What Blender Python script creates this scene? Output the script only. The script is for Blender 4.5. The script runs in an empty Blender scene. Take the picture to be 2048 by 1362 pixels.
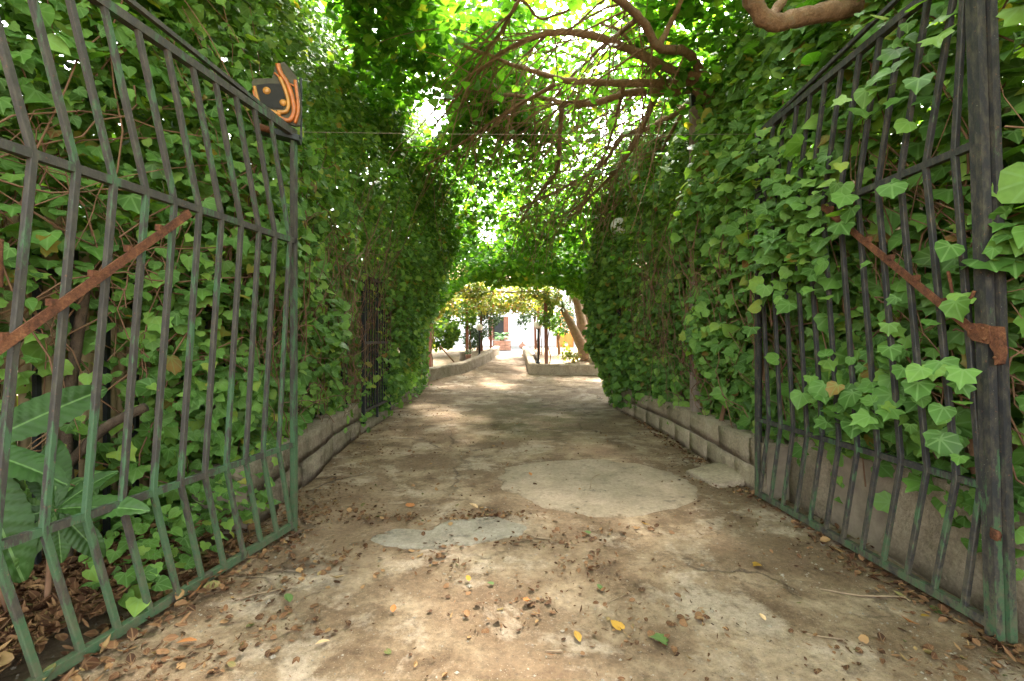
import bpy, bmesh, math, random
import numpy as np
from mathutils import Vector, Matrix, Euler

random.seed(7); RNG = np.random.default_rng(7)
S = bpy.context.scene
COL = S.collection
R = math.radians

# ------------------------------------------------------------------ camera, sky, sun, exposure
EYE = 1.25
cam_d = bpy.data.cameras.new('camera'); cam = bpy.data.objects.new('camera', cam_d); COL.objects.link(cam)
cam.location = (0, 0, EYE); cam.rotation_euler = (R(90), 0, 0)
cam_d.lens = 16.0; cam_d.sensor_width = 36.0; cam_d.clip_start = 0.05; cam_d.clip_end = 500
S.camera = cam

SUN_EL, SUN_AZ = 56.0, 14.0            # degrees; azimuth clockwise from +Y (straight ahead)
W = bpy.data.worlds.new('World'); S.world = W; W.use_nodes = True
wn = W.node_tree.nodes; wl = W.node_tree.links
for n in list(wn): wn.remove(n)
sky = wn.new('ShaderNodeTexSky'); sky.sky_type = 'NISHITA'; sky.sun_disc = False
sky.sun_elevation = R(SUN_EL); sky.sun_rotation = R(SUN_AZ); sky.air_density = 1.0; sky.dust_density = 4.0; sky.ozone_density = 1.0
hs = wn.new('ShaderNodeHueSaturation'); hs.inputs['Saturation'].default_value = 0.18
bg = wn.new('ShaderNodeBackground'); bg.inputs[1].default_value = 0.15
wo = wn.new('ShaderNodeOutputWorld')
wl.new(sky.outputs[0], hs.inputs['Color']); wl.new(hs.outputs[0], bg.inputs[0]); wl.new(bg.outputs[0], wo.inputs[0])

sd = bpy.data.lights.new('sun', 'SUN'); sd.energy = 2.0; sd.angle = R(4.5); sd.color = (1.0, 0.93, 0.82)
sun = bpy.data.objects.new('sun', sd); COL.objects.link(sun)
el, az = R(SUN_EL), R(SUN_AZ)
sdir = Vector((math.sin(az)*math.cos(el), math.cos(az)*math.cos(el), math.sin(el)))
sun.rotation_euler = (-sdir).to_track_quat('-Z', 'Y').to_euler(); sun.location = sdir*30

S.view_settings.view_transform = 'Standard'; S.view_settings.look = 'None'
S.view_settings.gamma = 1.0; S.view_settings.use_curve_mapping = False
S.view_settings.exposure = 4.15
S.render.engine = 'CYCLES'
S.cycles.use_denoising = True
S.cycles.max_bounces = 10; S.cycles.diffuse_bounces = 6; S.cycles.glossy_bounces = 2; S.cycles.transmission_bounces = 7; S.cycles.transparent_max_bounces = 8
S.cycles.caustics_reflective = False; S.cycles.caustics_refractive = False

# ------------------------------------------------------------------ helpers
F_PX = 910.0
def at(px, py, Y):                      # photo pixel + distance -> point
    return Vector(((px-1024)/F_PX*Y, Y, EYE-(py-683)/F_PX*Y))
def gnd(px, py):                        # photo pixel on the flat near ground
    Y = EYE*F_PX/(py-683); return Vector(((px-1024)/F_PX*Y, Y, 0))

def tag(o, label=None, cat=None, group=None, kind=None):
    if label: o['label'] = label
    if cat: o['category'] = cat
    if group: o['group'] = group
    if kind: o['kind'] = kind
    return o
def empty(name, loc=(0,0,0), rz=0):
    o = bpy.data.objects.new(name, None); COL.objects.link(o); o.location = loc; o.rotation_euler = (0,0,rz); o.empty_display_size = .1
    return o
def link(name, me, mat=None, parent=None, loc=None, rot=None, scale=None):
    o = bpy.data.objects.new(name, me); COL.objects.link(o)
    if mat is not None and not me.materials: me.materials.append(mat)
    if parent is not None: o.parent = parent
    if loc is not None: o.location = loc
    if rot is not None: o.rotation_euler = rot
    if scale is not None: o.scale = scale
    return o

class MB:
    def __init__(s): s.v = []; s.f = []; s.smooth = False
    def add(s, vs, fs):
        b = len(s.v); s.v += [tuple(v) for v in vs]; s.f += [tuple(i+b for i in f) for f in fs]; return s
    def box(s, c, size, rot=None):
        hx, hy, hz = size[0]/2, size[1]/2, size[2]/2
        vs = [Vector((x*hx, y*hy, z*hz)) for x in (-1,1) for y in (-1,1) for z in (-1,1)]
        if rot is not None: vs = [rot @ v for v in vs]
        vs = [v + Vector(c) for v in vs]
        return s.add(vs, [(0,1,3,2),(4,6,7,5),(0,4,5,1),(2,3,7,6),(0,2,6,4),(1,5,7,3)])
    def beam(s, a, b, w, h=None, side=None):      # square bar from a to b; side = a direction of its width
        a, b = Vector(a), Vector(b); h = h or w; d = (b-a).normalized()
        u = Vector(side) if side is not None else (Vector((0,0,1)) if abs(d.z) < .9 else Vector((1,0,0)))
        u = (u - d*u.dot(d)).normalized(); w2 = d.cross(u)
        vs = [p + u*(i*w/2) + w2*(j*h/2) for p in (a, b) for (i, j) in ((-1,-1),(1,-1),(1,1),(-1,1))]
        return s.add(vs, [(0,3,2,1),(4,5,6,7)] + [(k,(k+1)%4,4+(k+1)%4,4+k) for k in range(4)])
    def tube(s, pts, rad, n=6, cap=True):
        pts = [Vector(p) for p in pts]
        if not hasattr(rad, '__len__'): rad = [rad]*len(pts)
        rings = []; u = None
        for i, p in enumerate(pts):
            d = (pts[min(i+1, len(pts)-1)] - pts[max(i-1, 0)]);
            if d.length < 1e-7: d = Vector((0,0,1))
            d.normalize()
            if u is None: u = d.orthogonal().normalized()
            else:
                u = u - d*u.dot(d)
                u = u.normalized() if u.length > 1e-6 else d.orthogonal().normalized()
            w = d.cross(u)
            rings.append([p + (u*math.cos(2*math.pi*k/n) + w*math.sin(2*math.pi*k/n))*rad[i] for k in range(n)])
        vs = [v for r in rings for v in r]; fs = []
        for i in range(len(rings)-1):
            for k in range(n):
                fs.append((i*n+k, i*n+(k+1)%n, (i+1)*n+(k+1)%n, (i+1)*n+k))
        if cap: fs += [tuple(range(n))[::-1], tuple((len(rings)-1)*n+k for k in range(n))]
        return s.add(vs, fs)
    def lathe(s, prof, n=16, c=(0,0,0)):
        vs = []; fs = []
        for (r, z) in prof:
            for k in range(n):
                a = 2*math.pi*k/n; vs.append((c[0]+r*math.cos(a), c[1]+r*math.sin(a), c[2]+z))
        for i in range(len(prof)-1):
            for k in range(n): fs.append((i*n+k, i*n+(k+1)%n, (i+1)*n+(k+1)%n, (i+1)*n+k))
        fs += [tuple(range(n))[::-1], tuple((len(prof)-1)*n+k for k in range(n))]
        return s.add(vs, fs)
    def prism(s, outline, z0, z1):
        n = len(outline); vs = [(x,y,z0) for x,y in outline] + [(x,y,z1) for x,y in outline]
        return s.add(vs, [tuple(range(n))[::-1], tuple(range(n,2*n))] + [(k,(k+1)%n,n+(k+1)%n,n+k) for k in range(n)])
    def mesh(s, name, smooth=False):
        me = bpy.data.meshes.new(name); me.from_pydata(s.v, [], s.f); me.update()
        if smooth: me.polygons.foreach_set('use_smooth', [True]*len(me.polygons))
        return me
    def build(s, name, mat, parent=None, smooth=False, **k):
        return link(name, s.mesh(name, smooth), mat, parent, **k)

def smooth_path(pts, n=6):              # Catmull-Rom through points
    P = [Vector(p) for p in pts]; P = [P[0]*2-P[1]] + P + [P[-1]*2-P[-2]]; out = []
    for i in range(1, len(P)-2):
        for k in range(n):
            t = k/n; a, b, c, d = P[i-1], P[i], P[i+1], P[i+2]
            out.append(.5*((2*b) + (c-a)*t + (2*a-5*b+4*c-d)*t*t + (3*b-a-3*c+d)*t**3))
    out.append(P[-2]); return out

class Noise:                            # cheap smooth noise: sum of random plane waves, about -1..1
    def __init__(s, freq, seed, n=14):
        r = np.random.default_rng(seed); d = r.normal(size=(n,3)); d /= np.linalg.norm(d, axis=1)[:,None]
        s.k = d*freq*r.uniform(.5, 1.6, (n,1)); s.p = r.uniform(0, 6.28, n); s.n = n
    def __call__(s, P): return np.sin(np.asarray(P) @ s.k.T + s.p).sum(-1)/math.sqrt(s.n)

# ------------------------------------------------------------------ materials
def newmat(name):
    m = bpy.data.materials.new(name); m.use_nodes = True; nt = m.node_tree
    b = nt.nodes['Principled BSDF']; return m, nt, b
def node(nt, t, **k):
    n = nt.nodes.new(t)
    for a, v in k.items(): setattr(n, a, v)
    return n
def noise(nt, vec, scale, detail=5, rough=.6, dist=0):
    n = node(nt, 'ShaderNodeTexNoise'); n.inputs['Scale'].default_value = scale; n.inputs['Detail'].default_value = detail
    n.inputs['Roughness'].default_value = rough; n.inputs['Distortion'].default_value = dist
    nt.links.new(vec, n.inputs['Vector']); return n.outputs['Fac']
def ramp(nt, fac, stops, interp='LINEAR'):
    n = node(nt, 'ShaderNodeValToRGB'); cr = n.color_ramp; cr.interpolation = interp
    while len(cr.elements) < len(stops): cr.elements.new(.5)
    for e, (p, c) in zip(cr.elements, stops):
        e.position = p; e.color = (c[0], c[1], c[2], 1) if hasattr(c, '__len__') else (c, c, c, 1)
    nt.links.new(fac, n.inputs[0]); return n.outputs[0]
def mix(nt, fac, a, b, mode='MIX'):
    n = node(nt, 'ShaderNodeMix', data_type='RGBA', blend_type=mode)
    for sock, v in ((n.inputs[0], fac), (n.inputs[6], a), (n.inputs[7], b)):
        if hasattr(v, 'is_output'): nt.links.new(v, sock)
        elif hasattr(v, '__len__'): sock.default_value = (v[0], v[1], v[2], 1)
        else: sock.default_value = v
    return n.outputs[2]
def math_(nt, op, a, b=0.0, clamp=False):
    n = node(nt, 'ShaderNodeMath', operation=op, use_clamp=clamp)
    for sock, v in ((n.inputs[0], a), (n.inputs[1], b)):
        if hasattr(v, 'is_output'): nt.links.new(v, sock)
        else: sock.default_value = v
    return n.outputs[0]
def pos(nt): return node(nt, 'ShaderNodeNewGeometry').outputs['Position']
def objco(nt): return node(nt, 'ShaderNodeTexCoord').outputs['Object']
def stretch(nt, vec, sc):
    n = node(nt, 'ShaderNodeMapping'); n.inputs['Scale'].default_value = sc; nt.links.new(vec, n.inputs[0]); return n.outputs[0]
def bump(nt, b, h, strength=.4, dist=.01):
    n = node(nt, 'ShaderNodeBump'); n.inputs['Strength'].default_value = strength; n.inputs['Distance'].default_value = dist
    nt.links.new(h, n.inputs['Height']); nt.links.new(n.outputs[0], b.inputs['Normal'])

def leafmat(name, stops, trans, tfac=.35, rough=.45, spec=.35, by_object=False, vein=(.17, .29, .09)):
    m, nt, b = newmat(name)
    if by_object: fac = node(nt, 'ShaderNodeObjectInfo').outputs['Random']
    else: fac = node(nt, 'ShaderNodeAttribute', attribute_name='rnd').outputs['Fac']
    c = ramp(nt, fac, stops)
    nz = noise(nt, pos(nt), 14, 3)
    c = mix(nt, .55, c, ramp(nt, nz, [(.3, .45), (.7, 1.0)]), 'MULTIPLY')
    # veins from the leaf's own coordinates
    uv = node(nt, 'ShaderNodeAttribute', attribute_name='leafco').outputs['Vector']
    sx = node(nt, 'ShaderNodeSeparateXYZ'); nt.links.new(uv, sx.inputs[0])
    ang = math_(nt, 'ARCTAN2', sx.outputs[0], math_(nt, 'SUBTRACT', sx.outputs[1], .1))
    rad = math_(nt, 'SQRT', math_(nt, 'ADD', math_(nt, 'POWER', sx.outputs[0], 2.0), math_(nt, 'POWER', math_(nt, 'SUBTRACT', sx.outputs[1], .1), 2.0)))
    pp = math_(nt, 'PINGPONG', ang, .36)
    v = math_(nt, 'LESS_THAN', math_(nt, 'MULTIPLY', pp, rad), .030)
    c2 = mix(nt, math_(nt, 'MULTIPLY', v, .5), c, vein)
    nt.links.new(c2, b.inputs['Base Color'])
    b.inputs['Roughness'].default_value = rough; b.inputs['Specular IOR Level'].default_value = spec
    t = node(nt, 'ShaderNodeBsdfTranslucent')
    tc = mix(nt, 1.0, c, (trans[0], trans[1], trans[2]), 'MULTIPLY'); nt.links.new(tc, t.inputs[0])
    ms = node(nt, 'ShaderNodeMixShader'); ms.inputs[0].default_value = tfac
    nt.links.new(b.outputs[0], ms.inputs[1]); nt.links.new(t.outputs[0], ms.inputs[2])
    nt.links.new(ms.outputs[0], nt.nodes['Material Output'].inputs[0])
    return m

IVY = [(0, (.046,.105,.020)), (.40, (.084,.182,.032)), (.80, (.138,.258,.046)), (.95, (.215,.33,.06)), (.975, (.22,.30,.05)), (.985, (.28,.25,.04)), (1, (.17,.075,.03))]
IVYN = [(0, (.050,.118,.020)), (.45, (.078,.176,.030)), (.85, (.118,.24,.042)), (.965, (.17,.29,.05)), (.985, (.32,.28,.04)), (1, (.20,.09,.04))]
MULB = [(0, (.045,.12,.015)), (.5, (.075,.185,.02)), (.9, (.12,.25,.03)), (.98, (.20,.28,.04)), (1, (.32,.24,.04))]
VINE = [(0, (.10,.16,.03)), (.4, (.19,.25,.05)), (.75, (.30,.30,.07)), (.92, (.34,.24,.07)), (1, (.30,.11,.05))]
DARKL = [(0, (.018,.05,.02)), (.6, (.04,.09,.035)), (1, (.075,.14,.05))]
GARD = [(0, (.06,.13,.02)), (.5, (.10,.21,.03)), (.9, (.17,.28,.05)), (1, (.30,.28,.06))]
LITT = [(0, (.035,.017,.009)), (.3, (.075,.034,.017)), (.6, (.125,.060,.028)), (.85, (.19,.10,.048)), (.96, (.27,.16,.07)), (1, (.06,.09,.025))]
M = {}
M['ivy'] = leafmat('ivy_leaves', IVY, (2.0,2.0,.6), .38, rough=.55, spec=.18)
M['ivy_o'] = leafmat('ivy_leaf_single', IVYN, (2.0,2.0,.6), .34, rough=.5, spec=.25, by_object=True)
M['mulb'] = leafmat('mulberry_leaves', MULB, (2.0,2.15,.7), .54, rough=.6, spec=.15)
M['mulb_o'] = leafmat('mulberry_leaf_single', MULB, (2.0,2.15,.7), .54, rough=.6, spec=.15, by_object=True)
M['vine'] = leafmat('grape_leaves', VINE, (1.8,1.7,.8), .4)
M['dark'] = leafmat('citrus_leaves', DARKL, (1.5,1.8,.8), .2, rough=.35, spec=.5)
M['gard'] = leafmat('garden_leaves', GARD, (1.8,1.9,.7), .4)
M['litter'] = leafmat('dry_leaves', LITT, (1.2,1.0,.8), .12, rough=.8, spec=.1, vein=(.20,.12,.06))
M['litter_o'] = leafmat('dry_leaf_single', LITT[:-1] + [(1, (.30,.19,.085))], (1.2,1.0,.8), .12, rough=.8, spec=.1, by_object=True)

def mat_flat(name, col, rough=.7, var=.25, scale=6, metal=0, bumps=0.2, spec=.3):
    m, nt, b = newmat(name); p = pos(nt); n = noise(nt, p, scale, 6)
    c = mix(nt, 1.0, col, ramp(nt, n, [(.25, 1-var), (.75, 1+var*.4)]), 'MULTIPLY')
    nt.links.new(c, b.inputs['Base Color']); b.inputs['Roughness'].default_value = rough; b.inputs['Metallic'].default_value = metal
    b.inputs['Specular IOR Level'].default_value = spec
    if bumps: bump(nt, b, noise(nt, p, scale*6, 5), bumps, .01)
    return m

def mat_gate(name, green, dark):
    m, nt, b = newmat(name); p = pos(nt)
    st = stretch(nt, p, (14, 14, 2.2)); n1 = noise(nt, st, 1.0, 6, .65)
    n2 = noise(nt, p, 60, 5, .7); n3 = noise(nt, stretch(nt, p, (40,40,14)), 1.0, 6, .7)
    sz = node(nt, 'ShaderNodeSeparateXYZ'); nt.links.new(p, sz.inputs[0])
    low = math_(nt, 'MULTIPLY', math_(nt, 'SUBTRACT', .75, sz.outputs[2]), .16)
    gf = math_(nt, 'ADD', math_(nt, 'ADD', n1, math_(nt, 'MULTIPLY', math_(nt, 'SUBTRACT', n3, .5), .5)), math_(nt, 'MINIMUM', math_(nt, 'MAXIMUM', low, -.06), .12))
    gm = ramp(nt, gf, [(green, 0), (green+.05, 1)])
    darkc = mix(nt, ramp(nt, n3, [(.46, 0), (.66, 1)]), dark, (.052, .045, .032))
    greenc = mix(nt, n2, (.018, .054, .022), (.046, .092, .040))
    c = mix(nt, gm, darkc, greenc)
    c = mix(nt, ramp(nt, n2, [(.62, 0), (.70, .8)]), c, (.13, .055, .03))
    c = mix(nt, ramp(nt, noise(nt, p, 130, 3), [(.70, 0), (.76, .7)]), c, (.30, .28, .24))
    dirt = math_(nt, 'MULTIPLY', ramp(nt, noise(nt, p, 28, 6, .75), [(.40, 0), (.62, .85)]), math_(nt, 'SUBTRACT', 1.0, math_(nt, 'MULTIPLY', sz.outputs[2], 1.6), True))
    c = mix(nt, dirt, c, (.085,.070,.042))
    nt.links.new(c, b.inputs['Base Color']); b.inputs['Roughness'].default_value = .7; b.inputs['Specular IOR Level'].default_value = .4
    bump(nt, b, n2, .5, .003); return m
M['gateL'] = mat_gate('weathered_green_paint', .49, (.026, .023, .019))
M['gateR'] = mat_gate('weathered_black_paint', .585, (.014, .014, .015))
def mat_rust():
    m, nt, b = newmat('rusty_iron'); p = pos(nt); n = noise(nt, p, 22, 10, .75); f = noise(nt, p, 120, 5, .75)
    c = ramp(nt, n, [(.3, (.035,.018,.013)), (.45, (.085,.035,.020)), (.58, (.135,.056,.028)), (.72, (.20,.095,.045))])
    c = mix(nt, .8, c, ramp(nt, f, [(.3, .45), (.65, 1.25)]), 'MULTIPLY')
    nt.links.new(c, b.inputs['Base Color']); b.inputs['Roughness'].default_value = .92; b.inputs['Specular IOR Level'].default_value = .15; bump(nt, b, f, .9, .004); return m
M['rust'] = mat_rust()
M['iron'] = mat_flat('dark_iron', (.012, .014, .014), .55, .4, 20, 0, .2)
M['brown_post'] = mat_flat('brown_painted_post', (.23, .095, .06), .6, .35, 8)
M['pole'] = mat_flat('cane_pole', (.26, .18, .11), .8, .4, 10)
M['white'] = mat_flat('white_plaster', (.66, .66, .68), .85, .08, 2, 0, .15)
M['terr'] = mat_flat('pale_terrace', (.36, .35, .335), .8, .2, 3)
M['orange'] = mat_flat('orange_door_paint', (.60, .22, .05), .5, .15, 4, 0, .05)
M['brick'] = mat_flat('terracotta_brick', (.36, .19, .13), .85, .4, 12)
M['post'] = mat_flat('grey_timber', (.20, .155, .12), .85, .45, 18)
M['cane'] = mat_flat('split_cane', (.36, .27, .15), .7, .5, 9)
M['stem'] = mat_flat('vine_stems', (.17, .092, .05), .9, .5, 9)
M['twig'] = mat_flat('dry_twig', (.20, .14, .085), .85, .4, 20)
M['tin'] = mat_flat('galvanised_wire', (.22, .17, .12), .5, .3, 20, .6)
M['tile'] = mat_flat('roof_tiles', (.40, .19, .11), .85, .3, 6)
M['yucca_bark'] = mat_flat('yucca_bark', (.30, .205, .145), .9, .45, 12, 0, .6)
M['straw'] = mat_flat('dead_fronds', (.36, .27, .17), .85, .4, 9)
M['glass_dark'] = mat_flat('dark_window', (.03, .035, .04), .15, .2, 3, 0, 0, .6)

def mat_bark():
    m, nt, b = newmat('branch_bark'); p = pos(nt); n = noise(nt, stretch(nt, p, (6,6,6)), 3, 7, .7); n2 = noise(nt, p, 60, 5)
    n4 = noise(nt, p, 110, 6, .8)
    c = ramp(nt, n, [(.25, (.14,.082,.046)), (.5, (.28,.17,.095)), (.75, (.42,.28,.17))])
    c = mix(nt, .8, c, ramp(nt, n4, [(.3, .6), (.62, 1.3)]), 'MULTIPLY')
    c = mix(nt, ramp(nt, noise(nt, p, 9, 6, .7), [(.56, 0), (.66, .5)]), c, (.13,.14,.10))
    nt.links.new(c, b.inputs['Base Color']); b.inputs['Roughness'].default_value = .85; b.inputs['Specular IOR Level'].default_value = .2
    bump(nt, b, math_(nt, 'ADD', n2, n4), 1.0, .03); return m
M['bark'] = mat_bark()

def mat_drive():
    m, nt, b = newmat('old_concrete_drive'); p = pos(nt)
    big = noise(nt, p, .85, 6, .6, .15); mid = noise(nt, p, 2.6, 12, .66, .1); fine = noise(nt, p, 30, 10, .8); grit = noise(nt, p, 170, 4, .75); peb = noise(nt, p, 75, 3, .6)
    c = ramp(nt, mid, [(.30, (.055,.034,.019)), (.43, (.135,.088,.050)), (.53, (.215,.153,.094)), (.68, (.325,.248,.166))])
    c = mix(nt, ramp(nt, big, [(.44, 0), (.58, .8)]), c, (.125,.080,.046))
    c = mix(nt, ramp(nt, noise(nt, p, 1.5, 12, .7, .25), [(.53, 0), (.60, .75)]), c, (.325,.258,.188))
    c = mix(nt, ramp(nt, noise(nt, stretch(nt, p, (1,1,1)), 5.5, 12, .75), [(.56, 0), (.64, .55)]), c, (.060,.040,.022))
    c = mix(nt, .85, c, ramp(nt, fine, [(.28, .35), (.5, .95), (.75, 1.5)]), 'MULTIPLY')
    c = mix(nt, ramp(nt, grit, [(.62, 0), (.70, .6)]), c, (.040,.026,.016))
    c = mix(nt, ramp(nt, peb, [(.66, 0), (.70, .5)]), c, (.27,.225,.165))
    vs_ = node(nt, 'ShaderNodeTexVoronoi'); vs_.inputs['Scale'].default_value = 85; nt.links.new(p, vs_.inputs['Vector'])
    c = mix(nt, ramp(nt, vs_.outputs['Distance'], [(.10, .75), (.20, 0)]), c, ramp(nt, noise(nt, p, 40, 2), [(.45, (.032,.021,.013)), (.55, (.30,.25,.185))]))
    # moss along the shaded middle stretch
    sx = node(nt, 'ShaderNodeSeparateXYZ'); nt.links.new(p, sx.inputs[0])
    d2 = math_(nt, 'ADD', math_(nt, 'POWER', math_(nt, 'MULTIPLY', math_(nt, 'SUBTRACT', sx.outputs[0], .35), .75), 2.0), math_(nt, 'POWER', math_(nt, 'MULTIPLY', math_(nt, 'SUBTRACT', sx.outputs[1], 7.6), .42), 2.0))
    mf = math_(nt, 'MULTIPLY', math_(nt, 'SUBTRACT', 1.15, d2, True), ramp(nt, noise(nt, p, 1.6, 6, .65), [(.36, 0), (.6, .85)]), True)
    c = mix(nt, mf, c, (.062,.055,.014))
    # cracks
    vo = node(nt, 'ShaderNodeTexVoronoi', feature='DISTANCE_TO_EDGE'); vo.inputs['Scale'].default_value = .55
    wob = node(nt, 'ShaderNodeTexNoise'); wob.inputs['Scale'].default_value = 2.2; wob.inputs['Detail'].default_value = 6; nt.links.new(p, wob.inputs['Vector'])
    wv = node(nt, 'ShaderNodeVectorMath', operation='MULTIPLY_ADD'); wv.inputs[1].default_value = (.8,.8,.0)
    nt.links.new(wob.outputs['Color'], wv.inputs[0]); nt.links.new(p, wv.inputs[2]); nt.links.new(wv.outputs[0], vo.inputs['Vector'])
    cr = ramp(nt, vo.outputs['Distance'], [(.0, 1), (.012, 0)])
    crm = math_(nt, 'MULTIPLY', cr, ramp(nt, noise(nt, p, .9, 3), [(.42, 0), (.6, .9)]))
    c = mix(nt, crm, c, (.045,.03,.02))
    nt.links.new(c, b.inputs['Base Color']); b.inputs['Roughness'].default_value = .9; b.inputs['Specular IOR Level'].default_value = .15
    h = math_(nt, 'ADD', math_(nt, 'MULTIPLY', fine, .7), math_(nt, 'MULTIPLY', grit, .4)); h = math_(nt, 'SUBTRACT', h, crm)
    bump(nt, b, h, 1.0, .016); return m
M['drive'] = mat_drive()
def mat_patch(name, a, bcol):
    m, nt, b = newmat(name); p = pos(nt); mid = noise(nt, p, 3.2, 12, .7, .1); fine = noise(nt, p, 34, 10, .8); g = noise(nt, p, 140, 4, .75)
    c = ramp(nt, mid, [(.3, bcol), (.6, a)])
    c = mix(nt, ramp(nt, noise(nt, p, 6, 12, .75), [(.55, 0), (.66, .7)]), c, tuple(v*.42 for v in bcol))
    if 'cement' in name:            # dirt creeping in over the worn rim
        e = node(nt, 'ShaderNodeAttribute', attribute_name='edge').outputs['Fac']
        ef = math_(nt, 'ADD', math_(nt, 'MULTIPLY', e, 1.6), math_(nt, 'MULTIPLY', noise(nt, p, 4.5, 10, .7), .8))
        c = mix(nt, ramp(nt, ef, [(.36, .9), (.47, 0)]), c, (.105,.072,.040))
    c = mix(nt, .75, c, ramp(nt, fine, [(.3, .45), (.6, 1.15)]), 'MULTIPLY')
    c = mix(nt, ramp(nt, g, [(.63, 0), (.70, .6)]), c, (.045,.032,.02))
    nt.links.new(c, b.inputs['Base Color']); b.inputs['Roughness'].default_value = .92; b.inputs['Specular IOR Level'].default_value = .15
    bump(nt, b, math_(nt, 'ADD', fine, g), .9, .01); return m
M['patch'] = mat_patch('grey_cement_patch', (.27,.212,.150), (.18,.138,.090))
M['patch2'] = mat_patch('bluish_cement_patch', (.24,.208,.16), (.14,.115,.082))
M['soil'] = mat_patch('garden_soil', (.27,.19,.115), (.12,.08,.05))
M['soil_pale'] = mat_patch('dry_garden_soil', (.22,.165,.10), (.13,.09,.052))
def mat_stone(name, cols, moss):
    m, nt, b = newmat(name); p = pos(nt); r = node(nt, 'ShaderNodeObjectInfo').outputs['Random']
    n = noise(nt, p, 5, 7, .7, .4); f = noise(nt, p, 45, 6, .75)
    c = ramp(nt, n, [(.25, cols[0]), (.5, cols[1]), (.75, cols[2])])
    c = mix(nt, .5, c, ramp(nt, r, [(0, .62), (1, 1.1)]), 'MULTIPLY')
    c = mix(nt, .8, c, ramp(nt, f, [(.3, .5), (.65, 1.15)]), 'MULTIPLY')
    c = mix(nt, ramp(nt, noise(nt, p, 9, 10, .8), [(.58, 0), (.70, .45)]), c, tuple(v*.4 for v in cols[0]))
    c = mix(nt, ramp(nt, noise(nt, p, 2.3, 6, .7), [(.5, 0), (.66, moss)]), c, (.07,.072,.03))
    nt.links.new(c, b.inputs['Base Color']); b.inputs['Roughness'].default_value = .92; b.inputs['Specular IOR Level'].default_value = .15
    c_ = noise(nt, p, 14, 8, .8); bump(nt, b, math_(nt, 'ADD', math_(nt, 'ADD', f, n), c_), 1.0, .03); return m
M['stoneL'] = mat_stone('grey_wall_stone', ((.17,.135,.095), (.31,.25,.18), (.42,.355,.265)), .45)
M['stoneR'] = mat_stone('tan_wall_block', ((.27,.205,.14), (.43,.34,.235), (.53,.435,.315)), .2)
M['mortar'] = mat_flat('wall_mortar', (.22,.175,.125), .95, .4, 10, 0, .5)
M['loquat'] = None

# ------------------------------------------------------------------ leaf templates
def template(outline, centre=(0,.38), fold=.30, curl=.30, cz=.05):
    """fan from a centre to a closed outline; leaf lies in xy, stalk at origin, tip at y=1"""
    pts = [centre] + list(outline); V = []
    for x, y in pts: V.append((x, y, fold*abs(x) - curl*(y-.35)**2 - .1*x*x*2 + 0))
    n = len(outline); F = [(0, 1+k, 1+(k+1) % n) for k in range(n)]
    return np.array(V), np.array(F)
def sym(half):                           # half outline from tip to base on +x side, mirrored
    r = [p for p in half]; l = [(-x, y) for x, y in reversed(half) if x > 1e-6]
    return r + l
T_IVY = template(sym([(0,1.0),(.17,.76),(.40,.66),(.42,.44),(.55,.22),(.40,.0),(.17,-.04),(0,.08)]), (0,.38))
T_IVY2 = template(sym([(0,1.0),(.24,.74),(.43,.50),(.50,.22),(.38,-.02),(.16,-.05),(0,.08)]), (0,.36))
T_IVY3 = template(sym([(0,.95),(.15,.80),(.36,.74),(.46,.50),(.52,.26),(.40,.02),(.16,-.05),(0,.06)]), (0,.36), .10, .35)
T_IVYS = template(sym([(0,1.0),(.14,.72),(.44,.66),(.37,.40),(.54,.12),(.26,.02),(0,.12)]), (0,.38), .25, .3)
T_HEART2 = template(sym([(0,1.0),(.16,.86),(.40,.60),(.46,.32),(.34,.05),(.14,-.04),(0,.06)]), (0,.40), .10, .4)
T_HEART = template(sym([(0,1.0),(.22,.78),(.42,.48),(.40,.16),(.18,.0),(0,.08)]), (0,.42), .14, .25)
T_OVAL = template(sym([(0,1.0),(.2,.7),(.24,.4),(.12,.1),(0,0)]), (0,.45), .2, .3)
T_LANCE = template(sym([(0,1.0),(.1,.6),(.09,.25),(0,0)]), (0,.5), .2, .35)
T_CURL = template(sym([(0,1.0),(.25,.75),(.36,.4),(.2,.08),(0,0)]), (0,.45), .75, -.5)
T_SHRED = template(sym([(0,1.0),(.12,.6),(.08,.2),(0,0)]), (0,.5), .8, -.6)

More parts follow.
